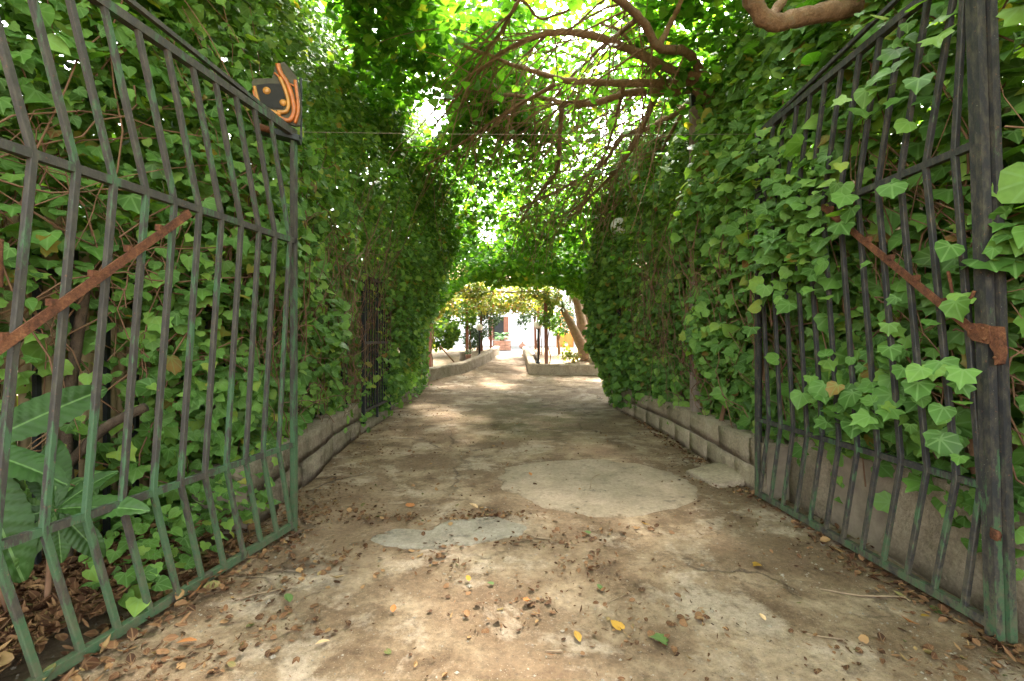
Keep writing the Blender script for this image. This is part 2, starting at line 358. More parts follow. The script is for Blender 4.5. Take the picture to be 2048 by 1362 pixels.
def frames(N, T):
    N = N/np.linalg.norm(N, axis=1)[:,None]
    T = T - N*(T*N).sum(1)[:,None]; ln = np.linalg.norm(T, axis=1)[:,None]; T = T/np.maximum(ln, 1e-6)
    B = np.cross(T, N); return B, T, N
def leaf_mesh(name, P, N, T, size, tmpls, rnd=None):
    """all leaves of one plant's mass as a single mesh"""
    n = len(P); B, T, N = frames(N, T); rnd = RNG.random(n) if rnd is None else rnd
    which = RNG.integers(0, len(tmpls), n); VV = []; FF = []; RR = []; CC = []; base = 0
    for i, (V, Fc) in enumerate(tmpls):
        m = which == i; k = int(m.sum())
        if not k: continue
        sz = size[m][:,None,None]; asp = RNG.uniform(.82, 1.15, (k,1))
        w = ((V[None,:,0]*asp)[:,:,None]*B[m][:,None,:] + V[None,:,1,None]*T[m][:,None,:] + (V[None,:,2]*RNG.uniform(.3,1.7,(k,1)))[:,:,None]*N[m][:,None,:])*sz + P[m][:,None,:]
        VV.append(w.reshape(-1,3)); FF.append((Fc[None] + (np.arange(k)*len(V))[:,None,None] + base).reshape(-1,3))
        RR.append(np.repeat(rnd[m], len(V))); CC.append(np.tile(V, (k,1))); base += k*len(V)
    VV = np.concatenate(VV); FF = np.concatenate(FF); RR = np.concatenate(RR); CC = np.concatenate(CC)
    me = bpy.data.meshes.new(name); me.vertices.add(len(VV)); me.vertices.foreach_set('co', VV.astype(np.float32).ravel())
    me.loops.add(FF.size); me.loops.foreach_set('vertex_index', FF.astype(np.int32).ravel())
    me.polygons.add(len(FF)); me.polygons.foreach_set('loop_start', np.arange(0, FF.size, 3, dtype=np.int32)); me.polygons.foreach_set('loop_total', np.full(len(FF), 3, np.int32))
    me.polygons.foreach_set('use_smooth', np.ones(len(FF), bool)); me.update(calc_edges=True)
    a = me.attributes.new('rnd', 'FLOAT', 'POINT'); a.data.foreach_set('value', RR.astype(np.float32))
    c = me.attributes.new('leafco', 'FLOAT_VECTOR', 'POINT'); c.data.foreach_set('vector', CC.astype(np.float32).ravel())
    return me
def single(name, tmpl, k=1.0):           # shared mesh of one leaf
    V, Fc = tmpl; V = V.copy(); V[:,2] *= k
    me = bpy.data.meshes.new(name); me.from_pydata([tuple(v) for v in V], [], [tuple(int(i) for i in f) for f in Fc]); me.update()
    me.polygons.foreach_set('use_smooth', [True]*len(me.polygons))
    c = me.attributes.new('leafco', 'FLOAT_VECTOR', 'POINT'); c.data.foreach_set('vector', V.astype(np.float32).ravel())
    return me
def place_leaf(name, me, p, nrm, tip, size, parent):
    B, T, N = frames(np.array([nrm], float), np.array([tip], float))
    o = bpy.data.objects.new(name, me); COL.objects.link(o); o.parent = parent
    m = Matrix(((B[0][0], T[0][0], N[0][0], 0), (B[0][1], T[0][1], N[0][1], 0), (B[0][2], T[0][2], N[0][2], 0), (0,0,0,1)))
    o.matrix_local = Matrix.Translation(Vector(p)) @ m @ Matrix.Scale(size, 4); return o
def in_view(P, margin=0):
    px = 1024 + P[:,0]/P[:,1]*F_PX; py = 683 - (P[:,2]-EYE)/P[:,1]*F_PX
    return (P[:,1] > .3) & (px > -margin) & (px < 2048+margin) & (py > -margin) & (py < 1362+margin)

def foliage(parent, P, N, T, size, tmpls, mat, mat_o=None, n_single=0, depth=None, rnd=None, name='foliage'):
    """the leaves that show largest become objects of their own, the rest one mass"""
    n = len(P); pick = np.zeros(n, bool)
    if n_single:
        sc = size/np.maximum(P[:,1], .3)*(in_view(P)); sc = sc*RNG.uniform(.75, 1.0, n)
        if depth is not None: sc = sc*np.where(depth < .05, 1.0, .25)
        idx = np.argsort(-sc)[:n_single]; pick[idx] = True
        mes = []
        for k, t in enumerate(tmpls):
            for c in (.45, .8, 1.2):
                me = single('leaf', t, c); me.materials.append(mat_o); mes.append(me)
        for i in idx: place_leaf('leaf', mes[int(RNG.integers(len(mes)))], P[i], N[i], T[i], size[i], parent)
    k = ~pick
    o = link(name, leaf_mesh(name, P[k], N[k], T[k], size[k], tmpls, None if rnd is None else rnd[k]), mat, parent); o['kind'] = 'stuff'
    return o

# ------------------------------------------------------------------ ground levels
PY = [-60, 8.5, 10.5, 12, 13.7, 16, 18.6, 24, 90]; PZ = [0, 0, .08, .17, .27, .46, .70, .80, .95]
def lvl(y): return float(np.interp(y, PY, PZ))
def strip_grid(name, xs, ys, zf, mat, smooth=True):
    X, Y = np.meshgrid(xs, ys); Z = zf(X, Y); V = np.stack([X, Y, Z], -1).reshape(-1,3); nx, ny = len(xs), len(ys)
    i = (np.arange(ny-1)[:,None]*nx + np.arange(nx-1)[None]).ravel(); Fq = np.stack([i, i+1, i+1+nx, i+nx], 1)
    me = bpy.data.meshes.new(name); me.vertices.add(len(V)); me.vertices.foreach_set('co', V.astype(np.float32).ravel())
    me.loops.add(Fq.size); me.loops.foreach_set('vertex_index', Fq.astype(np.int32).ravel())
    me.polygons.add(len(Fq)); me.polygons.foreach_set('loop_start', np.arange(0, Fq.size, 4, dtype=np.int32)); me.polygons.foreach_set('loop_total', np.full(len(Fq), 4, np.int32))
    me.polygons.foreach_set('use_smooth', np.full(len(Fq), smooth)); me.update(calc_edges=True)
    return link(name, me, mat)
LV = np.vectorize(lvl)
n_a, n_b, n_c = Noise(1.1, 1), Noise(5, 2), Noise(17, 3)
def dz(X, Y):
    P = np.stack([X, Y, 0*X], -1); return .010*n_a(P) + .006*n_b(P) + .0022*n_c(P)
def gz(x, y): return lvl(y) + float(dz(np.array(x), np.array(y)))

g = strip_grid('ground', np.concatenate([np.linspace(-220,-12,20), np.linspace(-11,11,45), np.linspace(12,220,20)]), np.concatenate([np.linspace(-120,-6,12), np.linspace(-5,30,71), np.linspace(32,320,24)]),
               lambda X, Y: LV(Y) - .07 + .02*Noise(.8, 4)(np.stack([X, Y, 0*X], -1)), M['soil']); tag(g, kind='structure')
xs = np.linspace(-2.9, 2.9, 150)
ys = np.concatenate([np.linspace(-6, .8, 25), np.linspace(.85, 5, 150), np.linspace(5.06, 9, 75), np.linspace(9.1, 18.7, 90)])
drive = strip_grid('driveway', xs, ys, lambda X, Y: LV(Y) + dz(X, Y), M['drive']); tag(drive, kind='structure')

def patch(outline, h, mat, seed):
    r = random.Random(seed); pts = [gnd(*p) for p in outline]; sm = smooth_path(pts + [pts[0]], 9)[:-1]; wob_ = Noise(9, seed+50); pts = [(p.x + .03*float(wob_(np.array(p))) + .02*float(wob_(np.array(p)*3.7)), p.y + .03*float(wob_(np.array(p)+7)) + .02*float(wob_(np.array(p)*3.7+5))) for p in sm]
    cx = sum(p[0] for p in pts)/len(pts); cy = sum(p[1] for p in pts)/len(pts)
    pa = sorted((math.atan2(y-cy, x-cx), math.hypot(x-cx, y-cy)) for x, y in pts); A_ = [a for a, _ in pa]; R_ = [q for _, q in pa]
    A_ = [A_[-1]-2*math.pi] + A_ + [A_[0]+2*math.pi]; R_ = [R_[-1]] + R_ + [R_[0]]; dense = []
    for k in range(150):
        a = -math.pi + 2*math.pi*k/150; q = float(np.interp(a, A_, R_)) + r.uniform(-.006,.006); dense.append((cx+q*math.cos(a), cy+q*math.sin(a)))
    cx = sum(p[0] for p in dense)/len(dense); cy = sum(p[1] for p in dense)/len(dense); n = len(dense); vs = []; fs = []; ed = []
    rings = [(1.0, -.020), (.985, -.009), (.965, -.003)] + [(.93-.07*q, h) for q in range(13)]
    for s_, hh in rings:
        for x, y in dense:
            X, Y = cx+(x-cx)*s_, cy+(y-cy)*s_; vs.append((X, Y, gz(X, Y) + .003 + hh)); ed.append(1-s_)
    for q in range(len(rings)-1):
        for k in range(n): fs.append((q*n+k, q*n+(k+1) % n, (q+1)*n+(k+1) % n, (q+1)*n+k))
    vs.append((cx, cy, gz(cx, cy)+h+.003)); ed.append(1); fs += [((len(rings)-1)*n+k, (len(rings)-1)*n+(k+1) % n, len(vs)-1) for k in range(n)]
    o = MB().add(vs, fs).build('cement_patch', mat, drive, True); a_ = o.data.attributes.new('edge', 'FLOAT', 'POINT'); a_.data.foreach_set('value', ed)
patch([(992,962),(1010,934),(1090,924),(1200,924),(1300,938),(1385,968),(1412,992),(1350,1018),(1250,1037),(1160,1036),(1085,1018),(1040,998),(1000,985)], .006, M['patch'], 1)
patch([(735,1080),(775,1060),(830,1068),(900,1047),(1040,1048),(1050,1078),(960,1094),(880,1098),(790,1102)], .006, M['patch2'], 2)

# ------------------------------------------------------------------ walls of stones
def stone_mesh(seed, jit):
    r = random.Random(seed); bm = bmesh.new(); bmesh.ops.create_cube(bm, size=1.0)
    bmesh.ops.subdivide_edges(bm, edges=bm.edges[:], cuts=2, use_grid_fill=True)
    for v in bm.verts:
        e = sum(abs(c) > .49 for c in v.co)
        v.co *= {1: 1.0, 2: .993, 3: .975}.get(e, 1)
        v.co += Vector((r.uniform(-jit,jit)*.5, r.uniform(-jit,jit), r.uniform(-jit,jit)))
    me = bpy.data.meshes.new('stone'); bm.to_mesh(me); bm.free(); me.polygons.foreach_set('use_smooth', [True]*len(me.polygons)); return me
def wall(name, label, path, height, thick, side, mat, course, length, jit, seed, piece, cap=False, plinth=True):
    """path: (x,y) polyline of the road-side face; side=+1 body lies to +x, -1 to -x"""
    r = random.Random(seed); root = empty(name, (path[0][0], path[0][1], lvl(path[0][1]))); tag(root, label, 'wall')
    O = Vector(root.location); meshes = [stone_mesh(seed*10+i, jit) for i in range(5)]
    for m_ in meshes: m_.name = piece; m_.materials.append(mat)
    seg = [(Vector((a[0],a[1],0)), Vector((b[0],b[1],0))) for a, b in zip(path, path[1:])]
    core = MB()
    for a, b in seg:
        d = (b-a).normalized(); nrm = Vector((d.y, -d.x, 0)); nrm *= side*(1 if nrm.x > 0 else -1)
        za, zb = lvl(a.y), lvl(b.y); q = [a+nrm*.018, b+nrm*.018, b+nrm*thick, a+nrm*thick]; zz = [za, zb, zb, za]
        vs = [p+Vector((0,0,z-.06))-O for p, z in zip(q, zz)] + [p+Vector((0,0,z+height-.02))-O for p, z in zip(q, zz)]
        core.add(vs, [(0,3,2,1),(4,5,6,7),(0,1,5,4),(1,2,6,5),(2,3,7,6),(3,0,4,7)])
    core.build('mortar', M['mortar'], root)
    total = [0];
    for a, b in seg: total.append(total[-1]+(b-a).length)
    def along(s):
        for i, (a, b) in enumerate(seg):
            if s <= total[i+1] or i == len(seg)-1:
                d = (b-a).normalized(); return a + d*(s-total[i]), d
    nc = max(1, round(height/course)); ch = height/nc
    for c in range(nc):
        s = -r.uniform(0, length*.5) if c % 2 else 0.0
        while s < total[-1]-.03:
            L = length*r.uniform(.7, 1.35); s0 = max(s, 0); s1 = min(s+L, total[-1])
            if total[-1]-s1 < length*.3: s1 = total[-1]
            if s1-s0 > .05:
                mid, d = along((s0+s1)/2); nrm = Vector((d.y, -d.x, 0)); nrm *= side*(1 if nrm.x > 0 else -1)
                z = lvl(mid.y) + ch*(c+.5); proud = r.uniform(-.006, .010); dep = thick*.98
                p = mid + nrm*(dep/2 - proud); p.z = z
                link(piece, r.choice(meshes), None, root, p-O, (r.uniform(-.01,.01), r.uniform(-.02,.02), math.atan2(d.y, d.x) - math.pi/2 + (math.pi if r.random() < .5 else 0)),
                     (dep, (s1-s0)-r.uniform(.008,.02), ch-r.uniform(.006,.016)))
            s = s1
    return root
wall('stone_wall', 'low grey stone wall below the left ivy, beside the iron gate hinge', [(-1.70,2.95),(-1.80,4.2),(-1.93,5.0),(-1.99,5.98)], .44, .36, -1, M['stoneL'], .22, .6, .04, 1, 'stone')
wall('stone_wall', 'mossy low stone wall below the left ivy beyond the doorstep', [(-2.22,7.55),(-2.12,9.4),(-2.14,11.6)], .36, .34, -1, M['stoneL'], .36, .9, .03, 2, 'stone')
wall('block_wall', 'low tan block wall below the ivy on the right of the driveway', [(1.97,3.55),(2.02,5.0),(2.02,6.3),(1.87,8.45),(1.9,9.0)], .44, .34, 1, M['stoneR'], .22, .62, .02, 3, 'block')
wall('rubble_wall', 'rough tan rubble wall behind the right iron gate', [(2.17,.2),(2.17,2.2),(2.13,3.5)], .54, .36, 1, M['stoneR'], .54, 1.3, .03, 4, 'stone')

st = empty('door_step', (-2.25,6.77,0)); tag(st, 'mossy stone step in the gap of the left wall', 'step')
o = link('tread', stone_mesh(77, .015), M['stoneL'], st, (0,0,.06), None, (.50,1.50,.14))
def kerb(name, label, path, h, w, seed):
    r = random.Random(seed); root = empty(name, (path[0][0], path[0][1], lvl(path[0][1]))); tag(root, label, 'kerb wall'); O = Vector(root.location)
    P = smooth_path([(x,y,0) for x,y in path], 8); vs = []; fs = []; prof = [(0,-.1),(.0,.5),(.005,.9),(.03,1.0),(w*.5,1.01),(w-.03,1.0),(w,.9),(w,-.1)]
    for i, p in enumerate(P):
        d = (P[min(i+1,len(P)-1)]-P[max(i-1,0)]).normalized(); nrm = Vector((d.y,-d.x,0))
        for (a, b) in prof: vs.append(p - nrm*a + Vector((r.uniform(-.012,.012), 0, lvl(p.y) + b*h + r.uniform(-.008,.008))) - O)
    n = len(prof)
    for i in range(len(P)-1):
        for k in range(n-1): fs.append((i*n+k, (i+1)*n+k, (i+1)*n+k+1, i*n+k+1))
    fs += [tuple(range(n)), tuple((len(P)-1)*n+k for k in range(n))[::-1]]
    MB().add(vs, fs).build('masonry', M['stoneL'] if seed == 1 else M['stoneR'], root, False); return root
kerb('garden_kerb', 'long curved stone kerb edging the sunny garden on the left', [(-2.3,11.6),(-2.05,12.3),(-1.35,13.9),(-.85,16.2),(-.5,18.6)], .33, .24, 1)
kerb('garden_kerb', 'raised tan kerb of the bed under the yucca', [(.66,18.6),(.72,16),(.74,14.0),(.80,13.55),(1.3,13.5),(2.6,13.35),(5.0,13.2)][::-1], .30, .24, 2)
# garden beds filled behind the kerbs
def bed(name, pts, h, mat, seed):
    nz = Noise(3, seed); vs = []; fs = []; cx = sum(p[0] for p in pts)/len(pts); cy = sum(p[1] for p in pts)/len(pts); n = len(pts); K = 9
    for q in range(K):
        t = q/K
        for x, y in pts:
            X, Y = x+(cx-x)*t, y+(cy-y)*t; vs.append((X, Y, lvl(Y)+h+.05*float(nz(np.array([X,Y,0.])))*min(1, t*4)))
    for q in range(K-1):
        for k in range(n): fs.append((q*n+k, q*n+(k+1) % n, (q+1)*n+(k+1) % n, (q+1)*n+k))
    vs.append((cx, cy, lvl(cy)+h)); fs += [((K-1)*n+k, (K-1)*n+(k+1) % n, len(vs)-1) for k in range(n)]
    o = MB().add(vs, fs).build(name, mat, None, True); tag(o, kind='structure'); return o
bed('garden_bed', [(-2.4,11.7),(-2.15,12.35),(-1.45,13.95),(-.97,16.2),(-.62,18.4),(-.7,18.9),(-9,19.5),(-9,11.7)][::-1], .25, M['soil_pale'], 11)
bed('garden_bed', [(.78,18.4),(.84,16),(.86,14.05),(.93,13.68),(1.4,13.62),(2.6,13.47),(5,13.3),(9,14),(9,19),(.8,18.9)][::-1], .24, M['soil'], 12)
bed('garden_bed', [(-2.05,.0),(-1.95,2.9),(-2.1,5.9),(-2.45,6),(-2.45,7.5),(-2.4,11.6),(-12,11.6),(-12,0)][::-1], .10, M['soil'], 13)
bed('garden_bed', [(2.45,-.5),(2.45,3.6),(2.33,6.4),(2.2,9.1),(12,9.3),(12,-.5)], .2, M['soil'], 14)

# ------------------------------------------------------------------ iron gates
def gate(label, far, near, hs, mat, twist, brace, mirror):
    hb, h3, h2, ht = hs; A = Vector((*far, 0)); Bn = Vector((*near, 0)); L = (Bn-A).length; d = (Bn-A).normalized()
    nrm = Vector((-d.y, d.x, 0)); nrm *= (1 if nrm.x*(-A.x) > 0 else -1)     # towards the road
    root = empty('iron_gate', A); tag(root, label, 'gate', 'pair of iron gate leaves')
    def P(s, h, off=0): return d*s + nrm*(off + twist*(s/L)*(h/2.1)) + Vector((0,0,h))
    for h, w in ((hb, .034), (h3, .026), (h2, .030), (ht, .036)):
        MB().beam(P(-.01, h), P(L+.01, h), w, w+.004, nrm).build('rail', mat, root)
    MB().beam(P(0, ht+.02), P(L, ht+.13), .022, .022, nrm).build('top_brace', mat, root)
    nb = 13 if mirror > 0 else 12; sp = L/nb
    prof = [(ht-.015, -.175), (h2, 0), (h3, -.105), (hb+.012, .015)]
    me = None
    for i in range(nb):
        s0 = sp*(i+.35); q = [(max(.035, min(L-.02, s0 - ds)), h) for h, ds in prof]
        # lean in the plane of the leaf: knees at the middle rails
        pts = [P(s, h, .004) for s, h in q]; mb = MB()
        w = .0235
        ring = []
        for p in pts: ring.append([p + d*(a*w/2) + nrm*(b*w/2) for a, b in ((-1,-1),(1,-1),(1,1),(-1,1))])
        vs = [v for rr in ring for v in rr]; fs = [(0,1,2,3)[::-1], tuple(12+k for k in range(4))]
        for j in range(3):
            for k in range(4): fs.append((j*4+k, j*4+(k+1) % 4, (j+1)*4+(k+1) % 4, (j+1)*4+k))
        me = mb.add(vs, fs).mesh('bar'); bm = bmesh.new(); bm.from_mesh(me); bmesh.ops.recalc_face_normals(bm, faces=bm.faces[:])
        bmesh.ops.bevel(bm, geom=[e for e in bm.edges], offset=.003, segments=1, affect='EDGES'); bm.to_mesh(me); bm.free()
        link('bar', me, mat, root)
    MB().beam(P(0, .0), P(0, ht+.03), .030, .030, nrm).build('stile', mat, root)
    MB().beam(P(-.075, .0, -.055), P(-.075, ht-.05, -.055), .034, .034, nrm).build('hinge_post', mat, root)
    MB().beam(P(L, .0), P(L, ht+.03), .034, .028, nrm).build('stile', mat, root)
    (s0, h0), (s1, h1) = brace
    b = MB().beam(P(s0, h0, .032), P(s1, h1, .032), .008, .034, nrm).build('diagonal_brace', M['rust'], root)
    for i in range(nb):
        s = sp*(i+.35) - .04
        if min(s0,s1) + .05 < s < max(s0,s1) - .05:
            t = (s-s0)/(s1-s0); MB().box(P(s, h0+(h1-h0)*t + .028, .026), (.022,.022,.026)).build('weld_lug', M['rust'], b)
    return root, P, L
gl, PL, LL = gate('left leaf of the old iron gate with worn green paint and a rusty diagonal', (-1.427,2.978), (-1.741,1.235), (.05, .573, 1.90, 2.60), M['gateL'], .0, ((.81,1.86), (1.77,1.0)), 1)
gr, PR, LR = gate('right leaf of the old iron gate, black bars overgrown with ivy', (1.936,3.588), (2.035,1.93), (.05, .63, 2.08, 2.86), M['gateR'], .07, ((.77,2.08), (1.655,1.29)), -1)
# thick closing post of the right leaf
MB().beam(PR(LR+.028, .0, .006), PR(LR+.028, 2.9, .006), .036, .026, (1,0,0)).build('closing_post', M['gateR'], gr)
MB().beam(PR(LR+.045, .0, -.035), PR(LR+.045, 2.9, -.035), .03, .02, (1,0,0)).build('closing_post', M['gateR'], gr)
def plate(name, lk, off, th):
    q_ = [PR(LR+a_, b_, off) for a_, b_ in lk]; nn = len(q_)
    return MB().add(q_ + [p_ + Vector((th,0,0)) for p_ in q_], [tuple(range(nn)), tuple(range(nn,2*nn))[::-1]] + [(k,nn+k,nn+(k+1)%nn,(k+1)%nn) for k in range(nn)]).build(name, M['rust'], gr)
pl_ = plate('lock_plate', [(-.03,1.325),(.03,1.32),(.055,1.31),(.06,1.25),(.05,1.235),(-.01,1.25),(-.032,1.27)], .034, .012)
plate('keeper', [(.05,1.31),(.085,1.305),(.092,1.20),(.082,1.155),(.068,1.15),(.066,1.20),(.052,1.225)], .030, .03)
for a_, b_ in ((-.015,1.30),(.035,1.30),(.04,1.255),(.078,1.18)):
    MB().lathe([(.0065,0),(.007,.006),(.003,.009)], 8).build('bolt', M['rust'], pl_, True, loc=PR(LR+a_, b_, .035), rot=(0,R(-90),0))
hk = smooth_path([PR(LR-.11,1.56,.03), PR(LR-.10,1.50,.03), PR(LR-.09,1.45,.03), PR(LR-.06,1.425,.03), PR(LR-.02,1.43,.03), PR(LR,1.46,.03)], 4)
MB().tube(hk, .007, 6).build('hook', M['rust'], gr, True)
link('rust_scab', stone_mesh(310,.12), M['rust'], gr, PR(LR+.05, .45, .027), None, (.014,.03,.04))
link('lock_case', stone_mesh(311,.05), M['rust'], gl, PL(LL-.24, 1.50, .03), None, (.03,.03,.15))

# ------------------------------------------------------------------ ivy hedges
nzA, nzB, nzC = Noise(1.3, 21), Noise(4.0, 22), Noise(11., 23)
def hedge(side, n, Y0, Y1, H0, H1, Xf, depth, up=.5, dens=None, big=1.0):
    """scatter over the road-side skin of a hedge; Xf(Y,h) = distance of the skin from the drive's middle"""
    Y = RNG.uniform(Y0, Y1, n); h = H0 + (H1-H0)*RNG.random(n); dp = RNG.random(n)**1.6*depth
    Q = np.stack([Y*0, Y, h], -1); bul = .11*nzA(Q) + .075*nzB(Q) + .035*nzC(Q)
    X = Xf(Y, h) - bul + dp + RNG.normal(0, .02, n)
    keep = np.ones(n, bool) if dens is None else RNG.random(n) < dens(Y, h, Q)
    P = np.stack([X*side, Y, h], -1)[keep]; dp = dp[keep]; k = len(P)
    N = np.stack([np.full(k, -side*.6), np.full(k, -.55), np.full(k, up)], -1) + RNG.normal(0, .46, (k,3))
    T = np.stack([np.full(k, -side*.35), np.full(k, -.1), np.full(k, -1.0)], -1) + RNG.normal(0, .75, (k,3))
    size = (.076*np.exp(RNG.normal(0, .36, k))).clip(.028, .15)*big
    return P, N, T, size, dp
def tangle(parent, side, n, Y0, Y1, H0, H1, Xf, name='stem_tangle'):
    mb = MB(); r = random.Random(5+n)
    for _ in range(n):
        y = r.uniform(Y0, Y1); h = r.uniform(H0, H1*.6); dp = r.uniform(.0, .22); pts = []; a = r.uniform(.5, 2.2); vy = math.cos(a)*.13; vh = math.sin(a)*.13
        for k in range(r.randint(6, 13)):
            pts.append(((float(Xf(np.array(y), np.array(h)))+dp)*side, y, h)); vy += r.uniform(-.06,.06); vh += r.uniform(-.06,.05); y += vy; h += vh; dp = max(.0, dp + r.uniform(-.05,.045))
            if h < H0*.8 or h > H1: break
        if len(pts) > 3: mb.tube(pts, [r.uniform(.0018,.005)]*len(pts), 4, False)
    o = mb.build(name, M['stem'], parent, True); o['kind'] = 'stuff'; return o

# right hedge
def XR(Y, h):
    base = np.interp(Y, [0, 1.5, 2.6, 3.6, 4.6, 6.3, 8.4, 9.4], [2.16, 2.10, 2.05, 2.00, 1.97, 1.93, 1.70, 1.85])
    return base + np.interp(h, [.2, .6, 1.2, 2.6, 3.6, 4.4, 5.0], [.10, .03, -.06, -.08, .06, .30, .55]) + np.where(Y < 3.6, .03, 0)
hr = empty('ivy_hedge', (2.2,4.5,.4)); hr.location = (0,0,0); tag(hr, 'ivy hedge hanging over the block wall on the right, weaving through the black gate', 'hedge')
def densR(Y, h, Q):
    lower = np.interp(Y, [0, 3.5, 4.0, 6, 9.4], [.46, .48, .50, .40, .25]) + .14*nzB(Q)
    d = np.where(h > lower, 1.0, .0); edge = np.exp(-(((lower-h)/.25)**2))*.32; d = np.maximum(d, np.where(h <= lower, edge, 0))
    d = d*np.clip(.75 + .5*nzB(Q*1.3+5), .38, 1.0)
    return d
P, N, T, sz, dp = hedge(1, 47000, .6, 9.3, .05, 5.0, XR, .40, .75, densR, 1.05)
P2, N2, T2, sz2, dp2 = hedge(1, 9000, .3, 9.2, .9, 5.0, lambda Y, h: XR(Y,h)+.35, .3, .5)
# a few leaves trail in front of the gate
k = 1500; Yt = RNG.uniform(1.9, 3.55, k); ht_ = RNG.uniform(.75, 3.0, k); Qt = np.stack([0*Yt, Yt, ht_], -1); kp = RNG.random(k) < np.clip(.08 + .22*nzB(Qt*1.1+3), .02, .5); Yt, ht_ = Yt[kp], ht_[kp]; k = len(Yt)
Xt = np.interp(Yt, [1.8, 3.6], [1.97, 1.90]) - .03*ht_ + RNG.normal(0, .03, k); Pt = np.stack([Xt, Yt, ht_], -1)
Nt = np.stack([np.full(k,-.6), np.full(k,-.6), np.full(k,.75)], -1) + RNG.normal(0,.35,(k,3)); Tt = np.stack([np.full(k,-.3), np.zeros(k), np.full(k,-1.)], -1) + RNG.normal(0,.6,(k,3))
P = np.concatenate([P, Pt]); N = np.concatenate([N, Nt]); T = np.concatenate([T, Tt]); sz = np.concatenate([sz, (.088*np.exp(RNG.normal(0,.28,k))).clip(.04,.13)]); dp = np.concatenate([dp, np.zeros(k)])
foliage(hr, P, N, T, sz, [T_IVY, T_IVYS, T_IVY3, T_IVY, T_IVY2], M['ivy'], M['ivy_o'], 300, dp)
o = link('foliage', leaf_mesh('foliage', P2, N2, T2, sz2*1.15, [T_IVY2]), M['ivy'], hr); o['kind'] = 'stuff'
tangle(hr, 1, 480, .6, 9.2, .35, 3.4, XR)
mb = MB(); r = random.Random(3)
for (y, x) in ((3.75,2.06),(4.6,2.12),(6.0,2.15),(2.2,2.22),(1.4,2.24)):
    pts = [(x, y, .05)]
    for k in range(9): pts.append((pts[-1][0]+r.uniform(-.03,.035), pts[-1][1]+r.uniform(-.10,.10), pts[-1][2]+.3))
    mb.tube(smooth_path(pts, 3), [.024*(1-.06*k/3) for k in range(28)], 6)
o = mb.build('stem_tangle', M['stem'], hr, True); o['kind'] = 'stuff'

# left hedge, arching over
def XL(Y, h):
    base = np.interp(Y, [0, 1.2, 2.4, 3.0, 4.0, 6.0, 7.6, 9.5, 11.5], [2.62, 2.50, 2.12, 1.74, 1.78, 1.86, 1.96, 1.86, 1.98])
    over = np.interp(h, [.2, .8, 1.6, 2.7, 3.4, 4.2, 5.0, 6.0], [.06, .0, -.03, -.02, .02, .14, .42, .95])
    far = np.interp(Y, [4.5, 7.0, 9.0, 11.5], [0, .5, .85, .9])
    return base + over - far*np.interp(h, [1.9, 2.6, 3.6, 5.0], [0, .30, .75, 1.0])
hl = empty('ivy_hedge', (0,0,0)); tag(hl, 'tall dark ivy hedge behind the green gate leaf, arching over the left side', 'hedge')
def densL(Y, h, Q):
    lower = np.interp(Y, [0, 2.2, 2.7, 3.1, 4.0, 5.8, 6.0, 7.6, 7.7, 9.4, 10, 11.5], [1.0, .55, .20, .12, .50, .36, .1, .1, .34, .34, .10, .05]) + .09*nzB(Q)
    d = np.where(h > lower, 1.0, np.exp(-(((lower-h)/.2)**2))*.3)
    gap = np.clip(1.6*np.exp(-(((Y-6.55)/.34)**4)), 0, 1)*np.interp(h, [1.6, 2.2], [1, 0]); d = d*(1-.93*gap)
    d = d*np.clip(.75 + .5*nzB(Q*1.3+9), .34, 1.0)
    near = (Y < 2.5) & (h < 1.9); d = np.where(near, d*np.interp(h, [.2, 1.0, 1.6, 2.0], [.25, .22, .5, 1]), d)
    return d
P, N, T, sz, dp = hedge(-1, 68000, .7, 11.4, .03, 5.9, XL, .45, .7, densL, .94)
sz = sz*np.interp(P[:,2], [2.2, 3.4], [1, .78])
P2, N2, T2, sz2, dp2 = hedge(-1, 17000, 1.0, 11.3, 1.3, 5.9, lambda Y, h: XL(Y,h)+.4, .4, .4)
foliage(hl, P, N, T, sz, [T_IVY, T_IVYS, T_IVY3, T_IVY, T_IVY2], M['ivy'], M['ivy_o'], 300, dp)
o = link('foliage', leaf_mesh('foliage', P2, N2, T2, sz2*1.15, [T_IVY2]), M['ivy'], hl); o['kind'] = 'stuff'
tangle(hl, -1, 640, 1.2, 10.5, .35, 3.6, XL)
P3, N3, T3, sz3, dp3 = hedge(-1, 7000, .2, 4.0, 1.2, 5.4, lambda Y, h: XL(Y,h)+.75, .4, .4)
o = link('foliage', leaf_mesh('foliage', P3, N3, T3, sz3*1.4, [T_IVY2]), M['ivy'], hl); o['kind'] = 'stuff'
# ground ivy creeping between the gate and the screen
k = 1500; Yg = RNG.uniform(1.55, 3.2, k); Xg = -RNG.uniform(1.62, 2.6, k); hgt = .12 + .38*RNG.random(k)**2*np.interp(Yg, [1.5,3.2],[.3,1.2])
keep = RNG.random(k) < np.clip(.30 + .5*nzB(np.stack([Xg, Yg, 0*Xg], -1)) + np.interp(Yg, [1.6,3.0],[-.35,.5]), 0, 1); Pg = np.stack([Xg, Yg, hgt], -1)[keep]; k = len(Pg)
o = link('foliage', leaf_mesh('foliage', Pg, np.stack([np.full(k,.4), np.full(k,-.3), np.full(k,1.)], -1)+RNG.normal(0,.35,(k,3)), np.stack([np.full(k,.3), np.full(k,-.3), np.full(k,-.5)], -1)+RNG.normal(0,.6,(k,3)), RNG.uniform(.04,.08,k), [T_IVY, T_IVY2]), M['ivy'], hl); o['kind'] = 'stuff'

